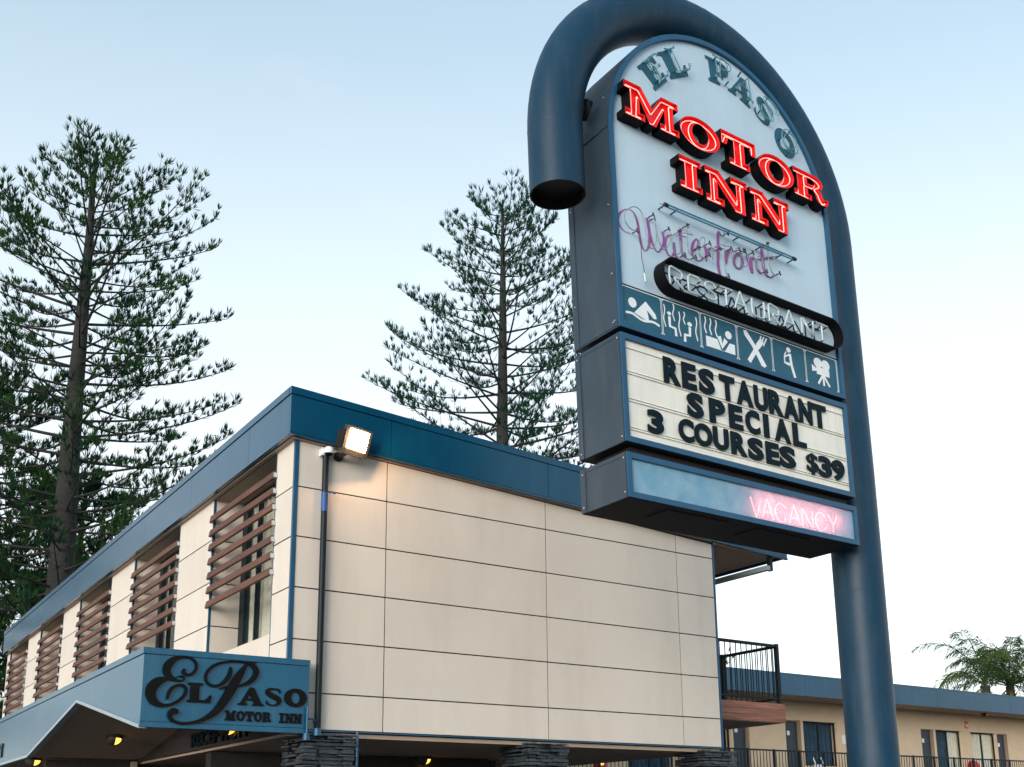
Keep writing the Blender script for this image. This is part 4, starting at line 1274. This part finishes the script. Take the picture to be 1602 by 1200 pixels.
# vacancy box: white back, neon words, dirty acrylic front
m = MB(); m.prism([vci], SF, .16, .17); m.wall(vci, SF, .05, .16)
vb = m.build("light_box", MT['face'], vc)
m = MB().prism([vci], SF, .016, .020); m.build("acrylic_front", MT['acrylic'], vc)
for ch, a0, a1 in (('V', 1.64, 1.785), ('A', 1.80, 1.955), ('C', 1.985, 2.145), ('A', 2.185, 2.345), ('N', 2.385, 2.545), ('C', 2.585, 2.745), ('Y', 2.79, 2.935)):
    m = MB()
    for st in NEON[ch]:
        pth = spline([(a0 + (a1 - a0) * p[0], 4.555 + .185 * p[1]) for p in st], 5) if ch in 'CVA' else [(a0 + (a1 - a0) * p[0], 4.555 + .185 * p[1]) for p in st]
        m.tube([S(p[0], p[1], .078) for p in pth], .006, 6)
    m.build("lit_neon_letter", MT['neon_pink'], vc)
for ch, a0, a1 in (('N', 1.12, 1.275), ('O', 1.31, 1.475)):
    m = MB()
    for st in NEON[ch]:
        m.tube([S(a0 + (a1 - a0) * p[0], 4.555 + .16 * p[1], .040) for p in st], .006, 6)
    m.build("dead_neon_letter", MT['tube'], vc)
m = MB()
for i in range(9):
    u = .52 + i * .042
    m.tube([S(u, 4.56 + rnd.uniform(0, .03), .035), S(u + rnd.uniform(-.03, .04), 4.70 + rnd.uniform(-.03, .03), .035)], .004, 5)
m.build("dead_tube", MT['tube'], vc)

# ------------------------------------------------------------------ rear wing across the car park
wg = thing("motel_wing", (33, 26, 0), "long tan rear wing with blue fascia, dark doors and curtained windows on a railed walkway", "motel wing")
YW = 24.0
op = [('w', 22.3, 24.16, 2.95), ('d', 24.24, 24.96, 0), ('d', 26.59, 27.33, 0), ('w', 27.43, 29.08, 3.46), ('d', 33.59, 34.34, 0), ('w', 34.44, 35.99, 2.95), ('w', 36.57, 38.16, 2.95), ('d', 38.24, 38.93, 0),
      ('w', 20.0, 21.8, 2.95), ('d', 41.6, 42.3, 0), ('w', 42.4, 44.0, 2.95)]
op.sort(key=lambda q: q[1])
wm = MB(); x = 14.5
for k, a, b, sill in op:
    wm.box(x, a, YW, YW + .25, 2.86, 5.53)
    wm.box(a, b, YW, YW + .25, 4.90, 5.53)
    if k == 'w': wm.box(a, b, YW, YW + .25, 2.86, sill)
    x = b
wm.box(x, 50, YW, YW + .25, 2.86, 5.53)
wm.box(14.5, 50, YW, YW + .25, 0, 2.62)
wm.box(14.5, 14.75, YW + .26, 33, 0, 5.53); wm.box(49.75, 50, YW + .26, 33, 0, 5.53); wm.box(14.76, 49.74, 32.8, 33, 0, 5.53)
wm.build("wing_wall", MT['tan'], wg)
MB().box(14.5, 50, YW + 1.2, YW + 1.25, 2.9, 5.5).build("room_interior", MT['darkroom'], wg)
m = MB()
j = [14.3, 18.9, 21.2, 23.6, 26.147, 28.4, 30.659, 32.876, 35.072, 37.25, 39.5, 42, 44.5, 47, 50.3]
for a, b in zip(j, j[1:]): m.box(a + .004, b - .004, 22.70, 22.74, 5.50, 6.11)
m.box(14.28, 50.32, 22.69, 22.76, 6.115, 6.165)
m.build("roof_fascia", MT['paint'], wg)
MB().box(14.3, 50.3, 22.745, 33.2, 5.98, 6.08).build("roof", MT['roof'], wg)
MB().box(14.3, 50.3, 22.75, YW + .24, 5.535, 5.56).build("eave_soffit", MT['soffit'], wg)
MB().box(14.5, 50, 22.6, YW + .2, 2.64, 2.84).build("walkway_slab", MT['concrete'], wg)
m = MB()
railing(m, (14.6, 22.7), (49.9, 22.7), 2.86, 3.80, .135, [i * 1.11 for i in range(32)], bar=.016, post=.026, rail=.032)
m.build("walkway_railing", MT['alu'], wg)
m = MB()
for i in range(8): m.box(15 + i * 4.8, 15.15 + i * 4.8, 22.62, 22.77, 0, 2.63)
m.build("walkway_post", MT['alu'], wg)
for k, a, b, sill in op:
    if k == 'd':
        m = MB().box(a + .0, b - .10, YW + .10, YW + .14, 2.87, 4.86)
        dr = m.build("door", MT['door'], wg)
        m = MB().box(b - .099, b - .001, YW + .02, YW + .16, 2.87, 4.898); m.box(a + .001, b - .1, YW + .02, YW + .16, 4.865, 4.898); m.build("jamb", MT['tandoor'], dr)
        left = a in (24.24,)
        hx = a + .07 if left else b - .19
        m = MB().box(hx - .03, hx + .04, YW + .04, YW + .099, 3.88, 3.915); m.build("handle", MT['galv'], dr)
        m = MB().box(a + .16, a + .28, YW + .09, YW + .0985, 4.42, 4.56); m.build("number_plate", MT['plastic'], dr)
    else:
        m = MB()
        for x0, x1 in ((a, a + .045), (b - .045, b), ((a + b) / 2 - .02, (a + b) / 2 + .02)): m.box(x0 + .001, x1 - .001, YW + .10, YW + .15, sill + .002, 4.898)
        m.box(a + .046, b - .046, YW + .102, YW + .148, sill + .002, sill + .045); m.box(a + .046, b - .046, YW + .102, YW + .148, 4.855, 4.898)
        wi = m.build("window", MT['alu'], wg)
        MB().box(a + .045, b - .045, YW + .120, YW + .126, sill + .04, 4.86).build("pane", MT['glass'], wi)
        pale = {36.57: (a, b), 34.44: ((a + b) / 2 + .08, b)}.get(a)
        m = MB(); wavy(m, a + .03, b - .03, YW + .26, sill, 4.88, .03, .19, 'x'); m.build("curtain", MT['bluecurtain'], wi)
        if pale:
            m = MB(); wavy(m, pale[0] + .03, pale[1] - .03, YW + .19, sill, 4.88, .022, .17, 'x'); m.build("curtain", MT['curtain'], wi)

wl_ = copy_tree(l0, (36.55, 23.35, 5.53), "small amber lamp under the eave of the rear wing"); wl_.rotation_euler = (0, 0, 0); wl_["group"] = "eave lamps of the rear wing"
MB().box(29.31, 29.50, YW - .012, YW - .002, 4.22, 4.50).build("wall_notice", MT['paper'], label="white paper notice on the tan wall beside the dark curtained window", category="notice")
m = MB(); m.box(36.24, 36.44, YW - .012, YW - .002, 5.02, 5.28); fs_ = m.build("fire_sign", MT['redpaint'], label="small red fire sign on the tan wall between two curtained windows", category="sign")
m = MB(); m.tube([(36.30, YW - .016, 5.22), (36.31, YW - .016, 5.10), (36.36, YW - .016, 5.06)], .012, 5); m.tube([(36.37, YW - .016, 5.17), (36.39, YW - .016, 5.07)], .02, 5); m.build("flame_mark", MT['picto'], fs_)
hr = thing("fire_hose_reel", (36.35, YW - .1, 3.35), "red fire hose reel on the walkway wall under the red sign", "hose reel")
m = MB()
for y in (YW - .06, YW - .20): m.tube([(36.35, y, 3.58), (36.35, y - .015, 3.58)], .25, 24)
m.build("reel_disc", MT['redpaint'], hr)
m = MB()
for q in range(4):
    rr = .17 + .015 * (q % 2)
    m.tube([(36.35 + rr * math.cos(2 * math.pi * i / 24), YW - .09 - q * .028, 3.58 + rr * math.sin(2 * math.pi * i / 24)) for i in range(24)], .016, 6, closed=True)
m.build("hose", MT['black'], hr)
m = MB().box(36.31, 36.39, YW - .055, YW - .002, 3.35, 3.84); m.build("wall_bracket", MT['redpaint'], hr)
ch_ = thing("walkway_chair", (27.33, 23.4, 2.84), "slim white chair back showing above the rail before a dark window", "chair")
m = MB()
for x in (27.13, 27.50):
    m.tube([(x + .06, 23.20, 2.85), (x + .05, 23.28, 3.28), (x, 23.42, 3.68)], .018, 6)
    m.tube([(x + .05, 23.70, 2.85), (x + .05, 23.30, 3.26)], .016, 6)
m.build("frame", MT['plastic'], ch_)
m = MB().box(27.17, 27.56, 23.26, 23.66, 3.265, 3.295); m.build("seat", MT['plastic'], ch_)
m = MB().hexa([(27.15, 23.37, 3.36), (27.53, 23.37, 3.36), (27.53, 23.395, 3.36), (27.15, 23.395, 3.36), (27.14, 23.41, 3.46), (27.52, 23.41, 3.46), (27.52, 23.435, 3.46), (27.14, 23.435, 3.46)]); m.build("backrest", MT['plastic'], ch_)
al = thing("alarm_cabinet", (18.45, 23.3, 2.84), "red cabinet with an amber light seen under the end wall between two slate columns", "cabinet")
m = MB().box(18.29, 18.58, 23.22, 23.42, 2.84, 3.46); m.box(18.31, 18.56, 23.205, 23.219, 3.10, 3.38); m.build("housing", MT['redpaint'], al)
m = MB().tube([(18.44, 23.204, 3.27), (18.44, 23.17, 3.27)], [.055, .03], 12); m.build("lamp", MT['amber'], al)
m = MB().box(18.36, 18.52, 23.26, 23.28, 3.46, 3.60); m.build("label_plate", MT['paper'], al)

# ------------------------------------------------------------------ trees
def arr_obj(name, V, F, material, parent, smooth=False):
    org = ORG[parent.name]
    V = np.asarray(V, float) - np.array(org)
    F = np.asarray(F, int)
    me = bpy.data.meshes.new(name)
    k = F.shape[1]
    me.vertices.add(len(V)); me.vertices.foreach_set("co", V.astype(np.float32).ravel())
    me.loops.add(F.size); me.loops.foreach_set("vertex_index", F.astype(np.int32).ravel())
    me.polygons.add(len(F)); me.polygons.foreach_set("loop_start", np.arange(0, F.size, k, dtype=np.int32))
    me.polygons.foreach_set("use_smooth", np.full(len(F), smooth))
    me.update(calc_edges=True)
    me.materials.append(material)
    o = bpy.data.objects.new(name, me); COL.objects.link(o); o.parent = parent
    ORG[o.name] = org
    return o

def norm(a): return a / np.maximum(np.linalg.norm(a, axis=-1, keepdims=True), 1e-9)

class Sticks:
    """many thin tapered twigs, three sides each"""
    def __init__(s): s.a, s.b, s.ra, s.rb = [], [], [], []
    def path(s, pts, r0, r1):
        n = len(pts) - 1
        for i in range(n):
            s.a.append(pts[i]); s.b.append(pts[i + 1]); s.ra.append(r0 + (r1 - r0) * i / n); s.rb.append(r0 + (r1 - r0) * (i + 1) / n)
    def arrays(s, n=4):
        A, B = np.array(s.a), np.array(s.b); T = norm(B - A)
        ref = np.where(np.abs(T[:, 2:3]) < .9, np.array([[0, 0, 1.]]), np.array([[1., 0, 0]]))
        N = norm(np.cross(T, ref)); M = np.cross(T, N)
        V = []
        for k in range(n):
            an = 2 * math.pi * k / n
            d = N * math.cos(an) + M * math.sin(an)
            V.append(A + d * np.array(s.ra)[:, None]); V.append(B + d * np.array(s.rb)[:, None])
        V = np.stack(V, 1); m = len(A)
        F = []
        base = np.arange(m)[:, None] * (2 * n)
        for k in range(n):
            k2 = (k + 1) % n
            F.append(base + np.array([[2 * k, 2 * k2, 2 * k2 + 1, 2 * k + 1]]))
        return V.reshape(-1, 3), np.concatenate(F)

def tufts(rng, P, D, size, nb, width, up=.25, spread=.75):
    """brushes of narrow leaves: P positions, D directions"""
    n = len(P)
    P = np.repeat(P, nb, 0); D = np.repeat(D, nb, 0); sz = np.repeat(size, nb)
    d = norm(D + rng.normal(0, 1, P.shape) * spread * .55 + np.array([0, 0, up]))
    L = sz * rng.uniform(.7, 1.15, len(P))
    sd = norm(np.cross(d, rng.normal(0, 1, P.shape))) * (width * rng.uniform(.7, 1.3, len(P)))[:, None]
    a = P + d * (L * .05)[:, None]
    bend = np.zeros_like(P); bend[:, 2] = L * .10
    mid = P + d * (L * .55)[:, None]
    tip = P + d * L[:, None] + bend
    V = np.stack([a, mid + sd, tip, mid - sd], 1).reshape(-1, 3)
    F = np.arange(len(P) * 4).reshape(-1, 4)
    return V, F

def norfolk(seed, base, H, rad, label, tr=.4, z0=4.0, leaf='pine', ragged=.2, tsize=.30, nbr=6, dens=1.0, width=.02, gap=.74):
    rng = np.random.default_rng(seed)
    t = thing("norfolk_pine", base, label, "pine tree", "norfolk pines behind the motel")
    bx, by, bz = base
    n = 26
    wob = np.cumsum(rng.normal(0, .012, (n, 2)), 0)
    hs = np.linspace(0, H, n)
    def axis(h):
        return np.array([bx + np.interp(h, hs, wob[:, 0]), by + np.interp(h, hs, wob[:, 1]), bz + h])
    m = MB().tube([tuple(axis(h)) for h in hs], [tr * (1 - h / H) ** .8 + .025 for h in hs], 12)
    m.build("trunk", MT['bark'], t, fix=False)
    st = Sticks(); P, D, Z = [], [], []
    h = z0; az0 = rng.uniform(0, 6.28)
    while h < H - .5:
        f = (h - z0) / (H - z0)
        az0 += rng.uniform(.3, .9)
        for k in range(nbr if f < .9 else 5):
            if rng.uniform() < ragged * .35: continue
            az = az0 + 2 * math.pi * k / nbr + rng.normal(0, .13)
            L = max(.3, rad(f) * rng.uniform(1 - ragged * 1.1, 1 + ragged * .2))
            rise = (.04 + .46 * f + .25 * max(0, f - .75) / .25) + rng.normal(0, .06)       # slope of the chord
            rise = min(rise, (H - h - .2) / L)
            sag = .10 - .04 * f + rng.normal(0, .025)
            root = axis(h + rng.uniform(-.1, .1))
            d = np.array([math.cos(az), math.sin(az), 0.0])
            sid = np.array([-d[1], d[0], 0.0])
            ns = max(6, int(L / .35))
            sw = rng.normal(0, .07)
            pts = []
            for i in range(ns + 1):
                s_ = i / ns
                pts.append(root + d * L * s_ + sid * L * sw * s_ * s_ + np.array([0, 0, L * (rise * s_ - sag * 4 * s_ * (1 - s_) * (.55 + .45 * s_))]))
            st.path(pts, .012 + .0085 * L, .008)
            pa = np.array(pts)
            q0 = (.34 if L > 2.5 else .15) + rng.uniform(-.06, .08)
            nlet = int(max(4, L * (1 - q0) / .165 * dens))
            for i in range(nlet):
                s_ = q0 + (1 - q0) * (i + rng.uniform(0, 1)) / nlet
                x = s_ * ns; i0 = min(int(x), ns - 1)
                p = pa[i0] + (pa[i0 + 1] - pa[i0]) * (x - i0)
                ax = norm(pa[i0 + 1] - pa[i0])
                sg = 1 if i % 2 else -1
                l = (.22 + .75 * (1 - s_) * min(1, L / 3.5)) * rng.uniform(.6, 1.3)
                dr = norm(ax * .8 + sid * sg * rng.uniform(.35, 1.0) + np.array([0, 0, rng.uniform(-.10, .15)]))
                e1 = p + dr * l * .6
                e2 = p + dr * l + np.array([0, 0, l * .32])
                st.path([p, e1, e2], .0075, .005)
                P.append(e2); D.append(norm(dr * .55 + np.array([0, 0, .8]) + rng.normal(0, .12, 3))); Z.append(tsize * rng.uniform(.75, 1.15))
                if rng.uniform() < .60:
                    P.append(e1); D.append(norm(dr * .4 + np.array([0, 0, .9]) + rng.normal(0, .15, 3))); Z.append(tsize * rng.uniform(.6, .95))
                if rng.uniform() < .35:
                    P.append(p); D.append(norm(ax * .4 + np.array([0, 0, .9]) + rng.normal(0, .15, 3))); Z.append(tsize * rng.uniform(.6, .95))
            for s_ in (1.0, .93):
                P.append(pa[int(s_ * ns)]); D.append(norm(pa[-1] - pa[-2] + np.array([0, 0, .3]))); Z.append(tsize * 1.15)
        h += gap * (1 - .42 * f) * rng.uniform(.85, 1.15)
    tp_ = axis(H)
    for i in range(4):
        P.append(tp_ - np.array([0, 0, .2 + .16 * i])); D.append(norm(np.array([rng.normal(0, .4), rng.normal(0, .4), 1]))); Z.append(tsize)
    V, F = st.arrays(4)
    arr_obj("limbs", V, F, MT['bark'], t, True)
    V, F = tufts(rng, np.array(P), np.array(D), np.array(Z), 12, width, .12, .62)
    arr_obj("crown", V, F, MT[leaf], t)
    return t

norfolk(11, (6.36, 34.0, 0), 23.7, lambda f: np.interp(f, [0, .35, .6, .74, .84, .92, .97, 1], [5.4, 5.2, 5.2, 4.9, 3.5, 1.6, .6, .2]),
        "tall ragged norfolk pine with a thick dark trunk rising behind the long side roofline", tr=.52, z0=3.2, ragged=.34, tsize=.28, width=.0155)
norfolk(23, (19.75, 30.0, 0), 24.3, lambda f: np.interp(f, [0, .35, .56, .65, .72, .77, .84, .93, .97, 1], [6.0, 5.7, 5.2, 4.5, 3.9, 3.3, 2.4, 1.8, .9, .3]),
        "symmetrical norfolk pine standing between the floodlit roof and the pylon sign", tr=.40, z0=3.5, leaf='pine_blue', ragged=.16, tsize=.265, width=.0135, gap=.82)
norfolk(31, (4.1, 40.0, 0), 17.2, lambda f: np.interp(f, [0, .4, .75, .93, 1], [6.4, 6.0, 4.2, 2.2, .4]),
        "dense norfolk pine beyond the ragged one, with only its outer branches showing", tr=.5, z0=3.0, ragged=.3, tsize=.40, width=.02)
norfolk(37, (8.6, 42.0, 0), 14.5, lambda f: np.interp(f, [0, .4, .75, .93, 1], [5.6, 5.0, 3.2, 1.8, .4]),
        "low bushy norfolk pine half hidden between the ragged pine and the long roofline", tr=.4, z0=2.5, ragged=.3, tsize=.38, dens=1.05, width=.020)
norfolk(41, (16.95, 17.4, 0), 6.0, lambda f: np.interp(f, [0, .5, .85, 1], [.5, .55, .70, .2]),
        "young pine whose tip peeps out above the balcony rail", tr=.06, z0=5.1, ragged=.1, tsize=.16, width=.007, nbr=5, gap=.5)

def palm(seed, base, H, L, nf, label, dead=3, tr=.2):
    rng = np.random.default_rng(seed)
    t = thing("palm_tree", base, label, "palm tree", "palm trees behind the rear wing")
    bx, by, bz = base
    m = MB().tube([(bx + .1 * math.sin(i / 5), by, bz + H * i / 14) for i in range(15)], [tr * (1.15 - .3 * i / 14) for i in range(15)], 12)
    m.build("trunk", MT['bark'], t, fix=False)
    top = np.array([bx + .1 * math.sin(14 / 5), by, bz + H])
    st = Sticks(); LV = {0: [], 1: []}
    for k in range(nf + dead):
        isd = k >= nf
        az = 2 * math.pi * k / nf * 1.0 + rng.uniform(-.3, .3) if not isd else rng.uniform(0, 6.28)
        el = rng.uniform(.25, 1.35) if not isd else rng.uniform(-1.2, -.5)
        ll = L * rng.uniform(.8, 1.1) * (.6 if isd else 1)
        d = np.array([math.cos(az), math.sin(az), 0])
        pts = []; p = top.copy(); n = 16
        for i in range(n + 1):
            pts.append(p.copy())
            e = el - (1.5 + .4 * el) * (i / n) ** 1.6
            p = p + (d * math.cos(e) + np.array([0, 0, math.sin(e)])) * ll / n
        st.path(pts, .035, .006)
        pa = np.array(pts)
        for i in range(2, n):
            for q in range(4):
                a = pa[i] + (pa[min(i + 1, n)] - pa[i]) * q / 4
                ax = norm(pa[min(i + 1, n)] - pa[i - 1])
                sid = np.cross(ax, [0, 0, 1.0]); sid = sid / max(np.linalg.norm(sid), 1e-6)
                for sg in (-1, 1):
                    dl = norm(sid * sg * rng.uniform(.6, 1.0) + ax * .7 + np.array([0, 0, rng.uniform(-.8, .25)]))
                    l = ll * .24 * math.sin(math.pi * min(.97, .12 + .86 * i / n)) * rng.uniform(.7, 1.1)
                    w = norm(np.cross(dl, rng.normal(0, 1, 3))) * .02
                    mid = a + dl * l * .55; tip = a + dl * l + np.array([0, 0, -l * .35])
                    LV[int(isd)].append((a, mid + w, tip, mid - w))
    V, F = st.arrays(4)
    arr_obj("frond_stalks", V, F, MT['palm'], t, True)
    for q, mm in ((0, 'palm'), (1, 'palmdead')):
        if LV[q]:
            V = np.array(LV[q]).reshape(-1, 3)
            arr_obj("crown" if q == 0 else "dry_fronds", V, np.arange(len(V)).reshape(-1, 4), MT[mm], t)
palm(5, (46.6, 29.6, 0), 7.9, 4.2, 9, "sparse palm with arching fronds above the rear wing roof", dead=4, tr=.26)
palm(9, (50.3, 30.6, 0), 8.2, 4.2, 26, "fuller palm with a dense crown above the rear wing roof", dead=3, tr=.24)
